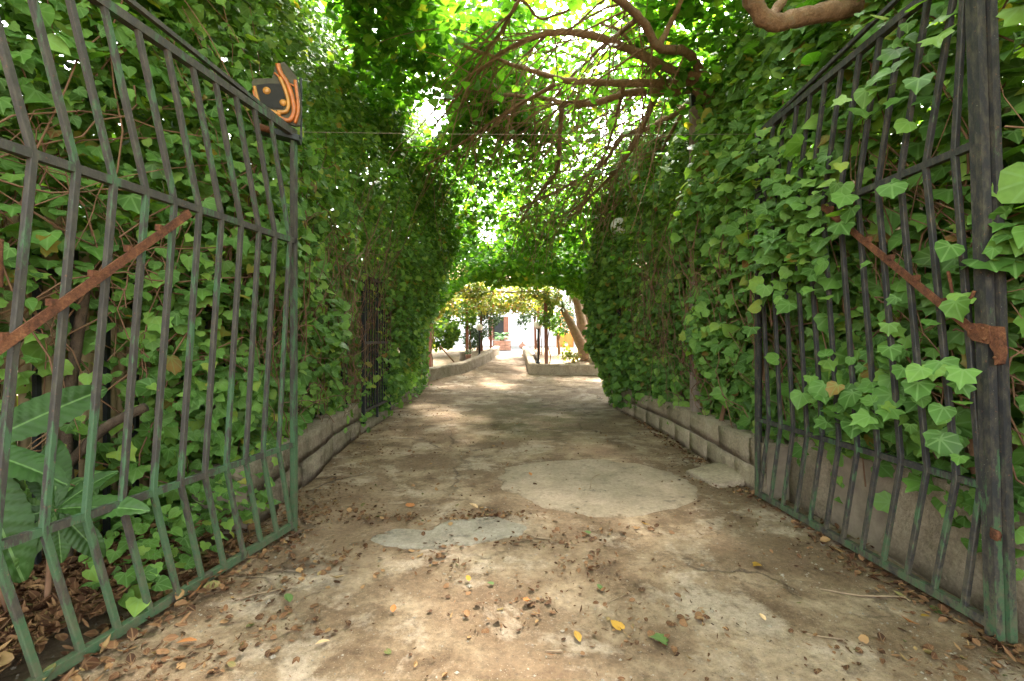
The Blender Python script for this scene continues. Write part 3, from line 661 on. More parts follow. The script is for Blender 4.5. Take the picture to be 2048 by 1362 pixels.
# cane screen and iron pickets behind the left hedge
cs = empty('cane_screen', (-2.85,.4,.1)); tag(cs, 'pale split cane screen glimpsed between the left gate bars', 'fence')
cm = [MB().tube([(0,0,0),(r.uniform(-.01,.01),0,.9),(0,r.uniform(-.01,.01),1.85)], .026, 6).mesh('cane', True) for _ in range(4)]
for m_ in cm: m_.materials.append(M['cane'])
for i in range(230): link('cane', r.choice(cm), None, cs, (-.004*i*.0 + .62*min(1, i/90) + r.uniform(-.008,.008), i*.036, 0), (r.uniform(-.02,.02), 0, r.uniform(0,6)), (1,1,r.uniform(.93,1.05)))
pk = empty('iron_railing', (-2.72,.5,.05)); tag(pk, 'dark iron railing in front of the cane screen', 'railing')
for i in range(34):
    y = i*.16; x = .62*min(1, (y+.1)/3.2); MB().beam((x,y,0),(x,y,1.7),.024).build('picket', M['iron'], pk)
for z in (.25, 1.55): MB().tube([(.62*min(1,(y+.1)/3.2), y, z) for y in (0, 1.1, 2.2, 3.1, 5.3)], .018, 5).build('rail', M['iron'], pk)
# unseen screen added inside the right hedge to stop light leaking through
light_block = empty('cane_screen', (2.62,.4,.2)); tag(light_block, 'unseen cane screen added inside the right ivy hedge to block light', 'fence')
for i in range(120): link('cane', r.choice(cm), None, light_block, (r.uniform(-.008,.008) - .25*max(0, (i*.074-4))/5, i*.074, 0), (r.uniform(-.02,.02), 0, r.uniform(0,6)), (2.2,2.2,r.uniform(1.2,1.3)))
# small side gate in the gap of the left hedge
sg = empty('side_gate', (-1.99,6.1,.12)); tag(sg, 'narrow black iron side gate in the gap of the left hedge', 'gate')
for y in (0, .62, 1.28): MB().beam((0,y,0),(0,y,2.05),.045 if y != .62 else .03).build('post', M['iron'], sg)
for z in (.18, 1.1, 2.0): MB().beam((0,0,z),(0,1.28,z),.035).build('rail', M['iron'], sg)
for i in range(9): MB().beam((0,.13+i*.125,.18),(0,.13+i*.125,2.0),.016).build('bar', M['iron'], sg)

# ------------------------------------------------------------------ mulberry tree over the drive
tr = empty('mulberry_tree', (2.75,5.4,.2)); tr.location = (0,0,0); tag(tr, 'spreading tree on the right whose crooked brown limbs arch over the driveway', 'tree')
def Z(zx, zy, Y): return at(850+zx*.3174, zy*.3174, Y)
def limb(pts, r0, r1, name='limb', n=8):
    P = smooth_path(pts, 5); k = len(P); rr = random.Random(int(r0*1e5)+k)
    P = [p + Vector((rr.uniform(-1,1), rr.uniform(-1,1), rr.uniform(-1,1)))*.006 for p in P]
    rad = [(r0+(r1-r0)*i/(k-1))*(1+.07*math.sin(i*1.7)+rr.uniform(-.05,.05)) for i in range(k)]
    MB().tube(P, rad, n).build(name, M['bark'], tr, True); return P
limb([(2.85,5.6,-.1),(2.8,5.55,1.2),(2.72,5.4,2.4),(2.5,5.25,3.4),(2.25,5.1,3.9),(2.05,5.05,4.1)], .17, .085, 'trunk', 12)
Ls = []
Ls.append(limb([Z(1840,540,5.05),Z(1740,500,5.05),Z(1560,450,5.0),Z(1380,360,4.9),Z(1200,280,4.8),Z(1050,230,4.7),Z(850,208,4.6),Z(720,230,4.6),Z(600,280,4.7),Z(480,340,4.9),Z(330,470,5.2)], .058, .018))
Ls.append(limb([Z(1860,550,5.1),Z(1760,530,5.1),Z(1400,530,5.2),Z(1100,525,5.3),Z(900,515,5.3),Z(790,490,5.3),Z(700,460,5.2),Z(540,410,5.1),Z(400,350,5.0),Z(250,300,4.8)], .052, .014))
Ls.append(limb([Z(1780,560,5.2),Z(1560,580,5.3),Z(1400,580,5.4),Z(1250,600,5.5),Z(1100,650,5.6),Z(950,665,5.7),Z(850,650,5.8),Z(700,615,5.9),Z(450,600,6.1),Z(330,575,6.2),Z(120,640,6.4)], .056, .015))
Ls.append(limb([Z(1790,520,5.1),Z(1720,430,5.0),Z(1640,330,4.7),Z(1480,310,4.4),Z(1390,170,4.2),Z(1290,60,4.0),Z(1180,-20,3.8)], .05, .032))
Ls.append(limb([Z(1480,290,4.4),Z(1560,130,4.4),Z(1600,40,4.3),Z(1640,-60,4.3)], .03, .02))
Ls.append(limb([Z(1330,130,4.15),Z(1230,210,4.5),Z(1130,290,4.9),Z(950,460,5.5),Z(800,640,6.1)], .027, .014))
Ls.append(limb([Z(1700,600,5.3),Z(1640,680,5.6),Z(1400,820,6.2),Z(1250,860,6.6),Z(1100,1060,7.2),Z(850,1200,7.8),Z(600,1320,8.4)], .048, .018))
Ls.append(limb([Z(1500,560,5.3),Z(1440,640,5.6),Z(1350,850,6.3),Z(1220,1060,7.0),Z(1040,1250,7.8),Z(900,1400,8.5)], .05, .02))
Ls.append(limb([Z(860,650,5.8),Z(850,900,6.4),Z(820,1100,7.0),Z(700,1250,7.6),Z(600,1400,8.2)], .034, .014))
Ls.append(limb([Z(620,-40,4.2),Z(560,60,4.3),Z(480,200,4.6),Z(330,420,5.0),Z(160,680,5.5),Z(60,800,5.8)], .021, .010))
Ls.append(limb([Z(820,540,5.4),Z(680,620,5.7),Z(500,720,6.0),Z(250,900,6.4),Z(0,1050,6.8)], .026, .012))
Ls.append(limb([Z(1250,560,5.4),Z(1200,760,6.0),Z(1140,960,6.6),Z(1060,1150,7.2),Z(980,1330,7.8)], .026, .012))
Ls.append(limb([Z(1640,680,5.6),Z(1540,860,6.4),Z(1450,1050,7.2),Z(1400,1200,7.8),Z(1330,1330,8.3)], .028, .014))
Ls.append(limb([Z(1100,540,5.3),Z(1040,620,5.5),Z(930,660,5.6),Z(800,720,5.9),Z(620,830,6.3),Z(420,980,6.8)], .016, .007))
Ls.append(limb([Z(1100,150,4.8),Z(1230,200,4.7),Z(1310,300,4.9),Z(1430,430,5.0),Z(1520,520,5.1)], .014, .02))
Ls.append(limb([Z(1000,10,4.4),Z(860,90,4.6),Z(720,120,4.8),Z(640,30,4.6),Z(560,0,4.5)], .012, .016))
# heavy fork at the top right, nearer the camera
Ls.append(limb([(2.6,3.4,3.3),at(1790,-4,2.85),at(1690,20,2.75),at(1610,36,2.72),at(1545,46,2.72),at(1518,26,2.68),at(1490,-20,2.6)], .062, .044, 'limb', 10))
Ls.append(limb([at(1535,44,2.72),at(1560,10,2.78),at(1600,-40,2.85)], .032, .024))
# thin hanging switches
rr = random.Random(11); mbs = [MB() for _ in range(3)]; TW = []
for i in range(430):
    Lp = Ls[rr.choice([0,1,2,5,6,6,7,7,8,8,9,10,11,11,12,12,13,3])]; p = Vector(Lp[rr.randrange(len(Lp)//5, len(Lp))]); d = Vector((rr.uniform(-.9,.35), rr.uniform(-.2,.9), rr.uniform(-.45,.45))); pts = [p.copy()]
    for k in range(rr.randint(5, 13)):
        d = d + Vector((rr.uniform(-.2,.15), rr.uniform(-.12,.2), rr.uniform(-.30,.08))); d.normalize(); p = p + d*.16; pts.append(p.copy())
        if p.z < 2.5: break
    r0 = rr.uniform(.004, .012); mbs[i % 3].tube(pts, [r0*(1-.75*k/len(pts)) for k in range(len(pts))], 4, False); TW.append(pts)
for mb in mbs:
    o = mb.build('twigs', M['bark'], tr, True); o['kind'] = 'stuff'
# crown
cn1, cn2 = Noise(1.5, 31), Noise(3.6, 32)
def canopy(n, x0, x1, y0, y1, bot, thick, thr, soft):
    X = RNG.uniform(x0, x1, n); Y = RNG.uniform(y0, y1, n); Q = np.stack([X, Y, 0*X], -1)
    h = bot(X, Y) + .30*cn1(Q) + .14*cn2(Q) + RNG.random(n)**1.3*thick; P = np.stack([X, Y, h], -1)
    f = .6*cn1(P) + .6*cn2(P) + thr(X, Y); keep = RNG.random(n) < np.clip(.5 + f*soft, 0, 1)
    return P[keep]
def botC(X, Y): return np.interp(Y, [2, 4, 6, 7.5, 9, 10.5, 12, 13.5], [4.7, 4.75, 4.75, 4.35, 3.5, 2.62, 2.6, 3.3]) + .05*(X**2)*0 - .32*np.maximum(np.abs(X)-.9, 0).clip(0, 2.2)
C1 = canopy(50000, -3.5, 5.0, 2.2, 7.5, botC, 1.0, lambda X, Y: np.where((X > -1.0) & (X < .9) & (Y > 3.2) & (Y < 6.5), -.08, .15), 1.2)
C2 = canopy(42000, -3.0, 5.0, 7.0, 12.8, botC, 1.1, lambda X, Y: .25 + 0*X, 1.2)
# right mass behind the hedge
C3 = np.stack([RNG.uniform(2.0, 4.2, 7000), RNG.uniform(2.2, 13, 7000), RNG.uniform(2.9, 4.6, 7000)], -1); C3 = C3[RNG.random(len(C3)) < np.clip(.45 + .8*cn1(C3) + .4*cn2(C3), 0, 1)]
# leaves along the switches
C4 = np.array([tuple(Vector(p) + Vector((rr.uniform(-.1,.1), rr.uniform(-.1,.1), rr.uniform(-.1,.06)))) for pts in TW for p in pts[2:] for _ in range(2 if p[1] > 8.3 else (1 if rr.random() < .10 else 0))])
C5 = canopy(34000, -4.5, 6.0, 11.8, 14.5, lambda X, Y: 3.6 + 0*X, 3.0, lambda X, Y: .35 + 0*X, 1.2)
C6 = canopy(17000, -1.2, 4.2, 3.6, 9.5, lambda X, Y: 5.4 + 0*X, 1.5, lambda X, Y: .2 + 0*X, 1.2)
C7 = np.array([2.05,5.0,4.15]) + RNG.normal(0, .30, (260,3))
C_shade = canopy(24000, -5, 5.5, -3.5, 2.4, botC, 1.0, lambda X, Y: -.1 + 0*X, 1.2)  # unseen leaves over and behind the camera, added to cut near sky light
P = np.concatenate([C_shade, C1, C2, C3, C4, C5, C6, C7]); k = len(P)
N = np.stack([np.zeros(k), np.full(k, -.25), np.full(k, .8)], -1) + RNG.normal(0, .5, (k,3)); T = np.stack([np.zeros(k), np.full(k, -.2), np.full(k, -.7)], -1) + RNG.normal(0, .6, (k,3))
foliage(tr, P, N, T, RNG.normal(.108, .025, k).clip(.05, .17), [T_HEART, T_HEART2], M['mulb'], M['mulb_o'], 220, None, None, 'crown')

# timber prop under the limbs
pp = empty('timber_prop', (2.12,5.25,.0)); tag(pp, 'weathered square timber prop under the limbs on the right', 'post')
MB().beam((0,0,0),(-.02,-.02,4.08),.10,.09).build('shaft', M['post'], pp); MB().beam((.09,.03,3.55),(.07,.02,4.2),.07,.06).build('cleat', M['post'], pp)
MB().box((.03,-.06,3.98),(.22,.03,.12)).build('bracket', M['iron'], pp)

# painted plaque on top of the left gate hinge and wire across
pq = empty('painted_plaque', at(556,262,2.93), R(14)); tag(pq, 'broken orange and teal painted ceramic plaque above the left gate hinge', 'plaque')
def pcs(pts): return [((x-556)/F_PX*2.93, (262-y)/F_PX*2.93) for x, y in pts]
def slab(name, pts, y0, y1, mat):
    q = pcs(pts); n = len(q); vs = [(x, y0, z) for x, z in q] + [(x, y1, z) for x, z in q]
    mb = MB().add(vs, [tuple(range(n)), tuple(range(n,2*n))[::-1]] + [(k,n+k,n+(k+1)%n,(k+1)%n) for k in range(n)]); me = mb.mesh(name)
    bm = bmesh.new(); bm.from_mesh(me); bmesh.ops.recalc_face_normals(bm, faces=bm.faces[:]); bm.to_mesh(me); bm.free(); return link(name, me, mat, pq)
M['teal'] = mat_flat('glazed_teal', (.045,.040,.022), .8, .5, 30, 0, .2, .5); M['oran'] = mat_flat('glazed_orange', (.36,.10,.015), .4, .55, 25, 0, .3, .5)
M['yell'] = mat_flat('glazed_yellow', (.38,.17,.03), .4, .4, 25, 0, .3, .5); M['black'] = mat_flat('glazed_black', (.006,.005,.004), .85, .5, 20, 0, .2, .5)
slab('tile', [(508,172),(514,165),(545,160),(552,130),(568,124),(590,150),(597,180),(600,215),(596,248),(586,250),(560,242),(522,228),(514,205)], 0, .02, M['teal'])
slab('dark_field', [(518,178),(540,172),(562,170),(570,190),(566,218),(545,220),(528,216)], -.006, .004, M['black'])
for pts, w, m_ in (([(556,132),(562,150),(574,168),(584,200),(586,225),(576,242),(552,236)], .016, 'oran'), ([(560,158),(568,176),(576,205),(572,224),(556,228)], .013, 'yell'), ([(588,160),(592,190),(594,220),(588,246)], .011, 'oran'),
                   ([(514,182),(520,205),(526,222),(545,227),(562,232)], .010, 'yell'), ([(580,165),(586,200),(584,235)], .004, 'black'), ([(550,150),(566,162),(588,172)], .006, 'oran'), ([(512,190),(518,212),(522,226),(560,240)], .008, 'oran')):
    MB().tube(smooth_path([Vector((x,-.008,z)) for x, z in pcs(pts)], 5), w, 6).build('glaze_band', M[m_], pq, True)
for (x, y, rr_) in ((536,187,.024),(566,207,.022)):
    q = pcs([(x,y)])[0]; mb = MB().lathe([(rr_*.4,-.012),(rr_,-.006),(rr_,.004),(rr_*.3,.01)], 10); mb.build('boss', M['yell'], pq, True, loc=(q[0],-.004,q[1]), rot=(R(90),0,0))
for kx in range(6):
    q = pcs([(528+kx*6,224+kx*.8)])[0]; MB().lathe([(.003,-.004),(.008,0),(.003,.004)], 6).build('bead', M['yell'], pq, True, loc=(q[0],-.012,q[1]), rot=(R(90),0,0))
MB().box((.01,.03,-.02),(.24,.09,.035), Euler((0,R(10),0)).to_matrix()).build('iron_bracket', M['iron'], pq); MB().tube([(-.12,-.03,.0),(-.04,-.02,-.015)], .022, 8).build('pipe_end', M['rust'], pq, True)
MB().box((.012,.022,.19),(.012,.012,.40)).build('back_rod', M['iron'], pq, loc=(.12,.01,-.02))
a, b = at(598,266,2.95), at(1530,270,3.5)
w_ = MB().tube([a + (b-a)*(t/24) + Vector((0,0,-.012*math.sin(math.pi*t/24))) for t in range(25)], .0014, 4)
o = w_.build('overhead_wire', M['tin'], None, True); tag(o, 'thin wire strung across the drive between the gate hinges', 'wire')

# ------------------------------------------------------------------ broad-leaved plant inside the left gate
M['loq'] = leafmat('loquat_leaves', [(0,(.026,.064,.013)),(.6,(.037,.086,.017)),(1,(.06,.12,.02))], (1.5,1.8,.6), .14, rough=.45, spec=.22, by_object=True)
def loquat_leaf(L, w, seed):
    r = random.Random(seed); vs = []; fs = []; n = 46; m = 11
    for i in range(n):
        t = i/(n-1); hw = w*(math.sin(math.pi*min(1, t**.85*.98+.01)))**.7*(.6+.45*t)*(1+.035*math.sin(t*75))+.004
        for j in range(m):
            u = -1+2*j/(m-1); rib = .016*abs(math.sin((t*12 - abs(u)*1.3)*math.pi))*min(1, abs(u)*4)*1.5
            vs.append((u*hw, t*L, .22*hw*abs(u) - .30*L*(t-.25)**2 + rib - .06*w*(abs(u)**3) + .02*math.sin(t*9+seed)*abs(u)))
    for i in range(n-1):
        for j in range(m-1): fs.append((i*m+j, i*m+j+1, (i+1)*m+j+1, (i+1)*m+j))
    me = MB().add(vs, fs).mesh('leaf', True); a_ = me.attributes.new('leafco', 'FLOAT_VECTOR', 'POINT')
    co = []
    for v in vs: co += [v[0]/L*4, v[1]/L+5, 0]
    a_.data.foreach_set('vector', co); me.materials.append(M['loq']); return me
lq = empty('broadleaf_plant', gnd(90,1180)); lq.location = (-2.0,1.95,.05); tag(lq, 'young plant with big ribbed dark green leaves behind the left gate bars', 'plant')
MB().tube(smooth_path([(0,0,0),(.02,.0,.3),(-.01,-.02,.62)], 4), [.012]*9, 6).build('stem', M['stem'], lq, True)
lm = [loquat_leaf(1, .20, i) for i in range(2)]
O = Vector(lq.location)
def lq_leaf(base, tip, nrm, s=None):
    base, tip = Vector(base), Vector(tip); d = tip-base; me = lm[random.randrange(2)]
    o = place_leaf('leaf', me, base-O, nrm, d, d.length*1.04, lq); return o
hub = at(112,1020,1.82)
for tipx, tipy, dY, nrm in ((60,920,-.02,(0.73,-.7,0.42)),(105,895,.12,(0.81,-.7,0.36)),(200,925,.08,(.2,-.8,.8)),(262,985,.0,(.1,-.7,1)),(180,1075,-.10,(0.73,-.7,0.36)),(20,1000,-.10,(0.73,-.7,0.42)),(0,1060,.0,(0.86,-.7,0.48)),(40,1130,-.08,(0.81,-.7,0.48)),(120,1120,.0,(0.86,-.7,0.42))):
    lq_leaf(hub, at(tipx, tipy, 1.82+dY), nrm)
hub2 = at(-60,900,1.7)
for tipx, tipy, dY, nrm in ((68,780,-.1,(0.64,-.7,0.36)),(95,905,-.05,(.3,-.6,1)),(40,980,.1,(0.64,-.7,0.36)),(10,850,.1,(0.73,-.7,0.42)),(30,1150,-.1,(0.64,-.7,0.36))):
    lq_leaf(hub2, at(tipx, tipy, 1.7+dY), nrm)
MB().tube(smooth_path([at(112,1020,1.82)-O, at(125,1100,1.86)-O, Vector((.0,.02,.3))], 4), .008, 5).build('stem', M['stem'], lq, True)
MB().tube(smooth_path([hub2-O, at(-40,1050,1.75)-O, Vector((-.05,-.1,.1))], 4), .009, 5).build('stem', M['stem'], lq, True)
# old trunk of the shrub behind and a fallen branch
M['old_bark'] = mat_flat('old_shrub_bark', (.085, .058, .038), .95, .6, 25, 0, .9)
sh = empty('shrub_stump', (-2.28,2.3,.05)); tag(sh, 'rough brown shrub stem in the shade behind the green gate bars', 'shrub')
MB().tube(smooth_path([(0,0,0),(.03,0,.35),(-.02,.05,.8),(.05,.1,1.6)], 5), [.04-.0012*k for k in range(16)], 8).build('trunk', M['old_bark'], sh, True)
MB().tube(smooth_path([(.0,.02,.55),(.18,.05,.75),(.35,.1,.85)], 5), .025, 7).build('limb', M['old_bark'], sh, True)

# ------------------------------------------------------------------ garden beyond: pergola, lamps, house, plants
def cloud(n, c, rad, thr=.0, freq=None, shell=.4):
    d = RNG.normal(size=(n,3)); d /= np.linalg.norm(d, axis=1)[:,None]; rr_ = RNG.random(n)**(1/3)*(1-shell) + shell*RNG.random(n)**.25
    P = d*rr_[:,None]*np.array(rad) + np.array(c); f = (freq or cn2)(P*1.2); return P[RNG.random(n) < np.clip(.6+.6*f+thr, 0, 1)]
def lump(parent, clouds, size, tm, mat, name='crown', up=.6):
    P = np.concatenate(clouds); k = len(P)
    N = np.stack([np.zeros(k), np.full(k,-.35), np.full(k,up)], -1) + RNG.normal(0,.55,(k,3)); T = np.stack([np.zeros(k), np.zeros(k), np.full(k,-.6)], -1) + RNG.normal(0,.7,(k,3))
    o = link(name, leaf_mesh(name, P, N, T, RNG.normal(size, size*.2, k).clip(size*.4), tm), mat, parent); o['kind'] = 'stuff'; return o

pg = empty('pergola', (1.06,14.0,lvl(14)+.22)); pg.location = (0,0,0); tag(pg, 'pergola of brown posts and cane poles over the far drive', 'pergola')
BH = .24
posts = [(1.06,13.95),(.98,16.4),(.95,18.3),(-2.35,13.0),(-1.52,15.4),(-1.18,17.4),(-.85,18.3)]
for (x, y) in posts:
    z0 = lvl(y)+BH; MB().beam((x,y,z0-.2),(x-.04 if x > 0 else x,y,2.78),.105 if y < 15 else .09).build('post', M['brown_post'], pg)
for (y, xa, xb, h) in ((13.9,-1.6,1.2,2.74),(14.5,-2.4,1.1,2.62),(15.6,-2.3,1.1,2.60),(16.9,-2.0,1.1,2.58),(18.3,-1.5,1.1,2.62)):
    MB().tube([(xa,y+.15,h+.06),((xa+xb)/2,y,h-.01),(xb,y-.05,h)], .032, 7).build('cross_pole', M['pole'], pg, True)
for x in (-1.5,-.6,.3,1.02): MB().tube([(x,13.6,2.80),(x+.05,16,2.72),(x-.05,18.6,2.74)], .028, 6).build('long_pole', M['pole'], pg, True)
gv = empty('grape_vine', (0,0,0)); tag(gv, 'yellowing grape vine spread over the pergola poles', 'vine')
nV = 26000; Pv = np.stack([RNG.uniform(-2.9,1.5,nV), RNG.uniform(13.5,18.8,nV), 0*RNG.random(nV)], -1); Pv[:,2] = 2.66 + .16*cn1(Pv) + np.abs(RNG.normal(0,.32,nV)); hang = RNG.random(nV) < .30
Pv[hang,2] = 2.65 - RNG.random(hang.sum())**1.7*.42; Pv = Pv[RNG.random(nV) < np.clip(.55+.6*cn2(Pv), .08, 1)]
lump(gv, [Pv], .095, [T_IVY2], M['vine'], 'foliage')
mb = MB()
for (x, y) in posts:
    pts = [(x+.08, y-.06, lvl(y)+.2)]
    for k in range(8): pts.append((x+.08+rr.uniform(-.05,.05), y-.06+rr.uniform(-.04,.04), lvl(y)+.2+.3*(k+1)))
    mb.tube(smooth_path(pts, 2), .016, 5)
mb.build('stem', M['stem'], gv, True)
lump(gv, [cloud(500,(1.0,13.9,2.2),(.28,.25,.6)), cloud(400,(-1.5,15.3,2.2),(.35,.3,.6)), cloud(300,(1.45,14.3,1.75),(.3,.3,.35))], .09, [T_IVY2], M['gard'], 'foliage')

# globe lamps
def globe_lamp(x, y, ztop, r_, label):
    z0 = lvl(y)+BH-.02; root = empty('globe_lamp', (x,y,z0)); tag(root, label, 'lamp', 'white globe lamps along the drive'); H = ztop-z0
    MB().lathe([(.09,0),(.085,.03),(.05,.05),(.035,.10)], 14).build('base', M['iron'], root, True); MB().lathe([(.034,.08),(.030,H-2*r_)], 12).build('pole', M['iron'], root, True)
    MB().lathe([(.03,H-2*r_-.02),(.07,H-2*r_+.005),(.06,H-2*r_+.03)], 14).build('collar', M['iron'], root, True)
    MB().lathe([(max(.004, r_*math.sin(math.pi*k/14)), H-r_-r_*math.cos(math.pi*k/14)) for k in range(15)], 20).build('globe', M['globe'], root, True); return root
M['globe'] = mat_flat('white_globe_glass', (.80,.80,.80), .25, .05, 2, 0, 0, .5)
globe_lamp(.82,14.2,1.88,.135,'white globe lamp on a black pole beside the right pergola post')
globe_lamp(-1.16,16.2,1.84,.125,'white globe lamp on a black pole on the left kerb')
o = globe_lamp(1.86,7.9,3.38,.15,'pale globe lamp poking out above the right hedge')

# terrace and house
te = MB().add([(-3.5,18.6,.70),(4.5,18.6,.70),(5.5,24,.86),(-6,24,.86),(-3.5,18.6,.4),(4.5,18.6,.4)], [(0,1,2,3),(0,4,5,1)]).build('terrace', M['terr']); tag(te, kind='structure')
ho = empty('white_house', (2,23.2,.84)); tag(ho, 'white plastered house at the end of the drive', 'house')
def panel(name, x0, x1, z0, z1, y, t, mat, par=ho): return MB().box(((x0+x1)/2-2, y-23.2, (z0+z1)/2-.84), (x1-x0, t, z1-z0)).build(name, mat, par)
# front wall left as piers around its openings
panel('wall', -.35, 2.25, .7, 4.4, 23.3, .3, M['white']); panel('wall', -1.0, -.35, 2.45, 4.4, 23.3, .3, M['white']); panel('wall', -6.5, -1.0, .7, 4.4, 23.3, .3, M['white'])
panel('wall', -1.0, -.35, .7, 1.35, 23.3, .3, M['white']); panel('wall', 2.25, 3.15, 2.85, 4.4, 23.3, .3, M['white']); panel('wall', 3.15, 3.4, .7, 4.4, 23.3, .3, M['white']); panel('wall', 3.4, 4.5, 2.2, 4.4, 23.3, .3, M['white']); panel('wall', 3.4, 4.5, .7, 1.0, 23.3, .3, M['white']); panel('wall', 4.5, 9, .7, 4.4, 23.3, .3, M['white'])
panel('wall', -6.5, 9, .7, 4.4, 29, .3, M['white']); MB().box((-8.4,2.9,1.7),(.3,5.6,3.7)).build('wall', M['white'], ho); MB().box((6.9,2.9,1.7),(.3,5.6,3.7)).build('wall', M['white'], ho)
d_ = panel('door', 2.27, 3.13, .86, 2.83, 23.24, .06, M['orange']); MB().lathe([(.012,0),(.03,.03),(.012,.06)], 8).build('handle', M['iron'], d_, True, loc=(.38,-.0,1.0), rot=(R(90),0,0))
for (x0,x1,z0,z1) in ((2.35,2.65,1.0,1.7),(2.75,3.05,1.0,1.7),(2.35,2.65,1.85,2.7),(2.75,3.05,1.85,2.7)): panel('door_panel', x0, x1, z0, z1, 23.20, .025, M['orange'], d_)
w1 = panel('window', -.98, -.37, 1.37, 2.43, 23.28, .05, M['glass_dark']); panel('shutter', -.42, -.18, 1.30, 2.46, 23.13, .035, M['brown_post'], ho); panel('shutter', -1.2, -.96, 1.30, 2.46, 23.13, .035, M['brown_post'], ho); panel('sill', -1.06, -.30, 1.28, 1.35, 23.12, .14, M['brick'], w1)
w2 = panel('window', 3.42, 4.48, 1.02, 2.18, 23.28, .05, M['glass_dark']); panel('frame', 3.42, 3.5, 1.02, 2.18, 23.24, .05, M['white'], w2); panel('frame', 4.4, 4.48, 1.02, 2.18, 23.24, .05, M['white'], w2)
for k in range(6): panel('slat', 3.5, 4.4, 1.06+k*.19, 1.15+k*.19, 23.22, .03, M['white'], w2)
MB().add([(-9,-.6,3.5),(7.5,-.6,3.5),(7.5,2.9,4.9),(-9,2.9,4.9),(7.5,6.4,3.5),(-9,6.4,3.5)], [(0,1,2,3),(3,2,4,5)]).build('roof', M['tile'], ho)
panel('plinth', -6.4, 2.2, .80, .98, 23.1, .1, M['terr'])
wl_ = empty('wall_lamp', (1.86,22.9,1.95)); tag(wl_, 'small white wall lamp beside the orange door', 'lamp'); MB().lathe([(.03,-.1),(.10,-.06),(.11,.04),(.04,.1)], 12).build('shade', M['globe'], wl_, True); MB().tube([(0,0,.1),(0,.12,.12),(0,.25,.12)], .015, 6).build('arm', M['iron'], wl_, True)
lw = MB().box((-3.3,18.9,.82),(4.0,.25,.30)).build('terrace_wall', M['white']); tag(lw, 'low white wall behind the left garden bed', 'wall')

# planter with cycad
pb = empty('brick_planter', (-.46,21.0,.80)); tag(pb, 'square terracotta planter on the terrace', 'planter')
for rw in range(4):
    for k in range(3):
        for s_ in (0, 1): MB().box((-.26+.26*k + (.0 if rw % 2 else .02), -.30 if s_ == 0 else .30, .055+rw*.11), (.245,.10,.10)).build('brick', M['brick'], pb)
    for s_ in (-1, 1): MB().box((s_*.36, 0, .055+rw*.11), (.10,.48,.10)).build('brick', M['brick'], pb)
MB().box((0,0,.2),(.60,.5,.38)).build('soil', M['soil'], pb)
def fronds(parent, c, n, L, mat, rise, seed, width=.035, pinn=14, name='frond'):
    r = random.Random(seed)
    for i in range(n):
        a = 2*math.pi*i/n + r.uniform(-.2,.2); e = r.uniform(*rise); vs = []; fs = []; d = Vector((math.cos(a), math.sin(a), 0)); s = Vector((-math.sin(a), math.cos(a), 0)); P0 = Vector(c); prev = P0.copy(); ang = e
        for k in range(pinn):
            ang -= .12; p = prev + (d*math.cos(ang) + Vector((0,0,1))*math.sin(ang))*L/pinn; lp = L*.30*math.sin(math.pi*(k+1)/(pinn+1))+.02
            for sg_ in (-1, 1):
                b0 = len(vs); vs += [prev, p, (prev+p)/2 + s*sg_*lp + d*lp*.35 - Vector((0,0,lp*.25))]; fs.append((b0,b0+1,b0+2))
            b0 = len(vs); vs += [prev - s*.006, prev + s*.006, p]; fs.append((b0,b0+1,b0+2)); prev = p
        MB().add(vs, fs).build(name, mat, parent)
M['cycad'] = mat_flat('cycad_green', (.07,.17,.03), .5, .4, 9, 0, 0); M['yleaf'] = mat_flat('yucca_green', (.17,.21,.06), .5, .4, 9, 0, 0)
cy = empty('cycad', (-.46,21.0,1.22)); tag(cy, 'small cycad with feathery fronds in the terracotta planter', 'plant'); MB().lathe([(.10,0),(.12,.1),(.09,.22)], 10).build('trunk', M['yucca_bark'], cy, True); fronds(cy, (0,0,.2), 16, .55, M['cycad'], (.5,1.3), 5)
pt = empty('flower_pot', (-.86,20.4,.78)); tag(pt, 'small dark pot beside the terracotta planter', 'pot'); MB().lathe([(.07,0),(.11,.2),(.125,.2),(.125,.24),(.10,.24),(.09,.19)], 14).build('pot', M['brick'], pt, True)
p2 = empty('clay_ornament', (.52,22.6,.84)); tag(p2, 'small reddish clay ornament at the foot of the white wall', 'ornament'); MB().lathe([(.06,0),(.16,.06),(.18,.16),(.10,.24),(.12,.27)], 14).build('body', M['brick'], p2, True); MB().lathe([(.02,0),(.05,.03),(.02,.08)], 10).build('knob', M['brick'], p2, True, loc=(0,0,.27))

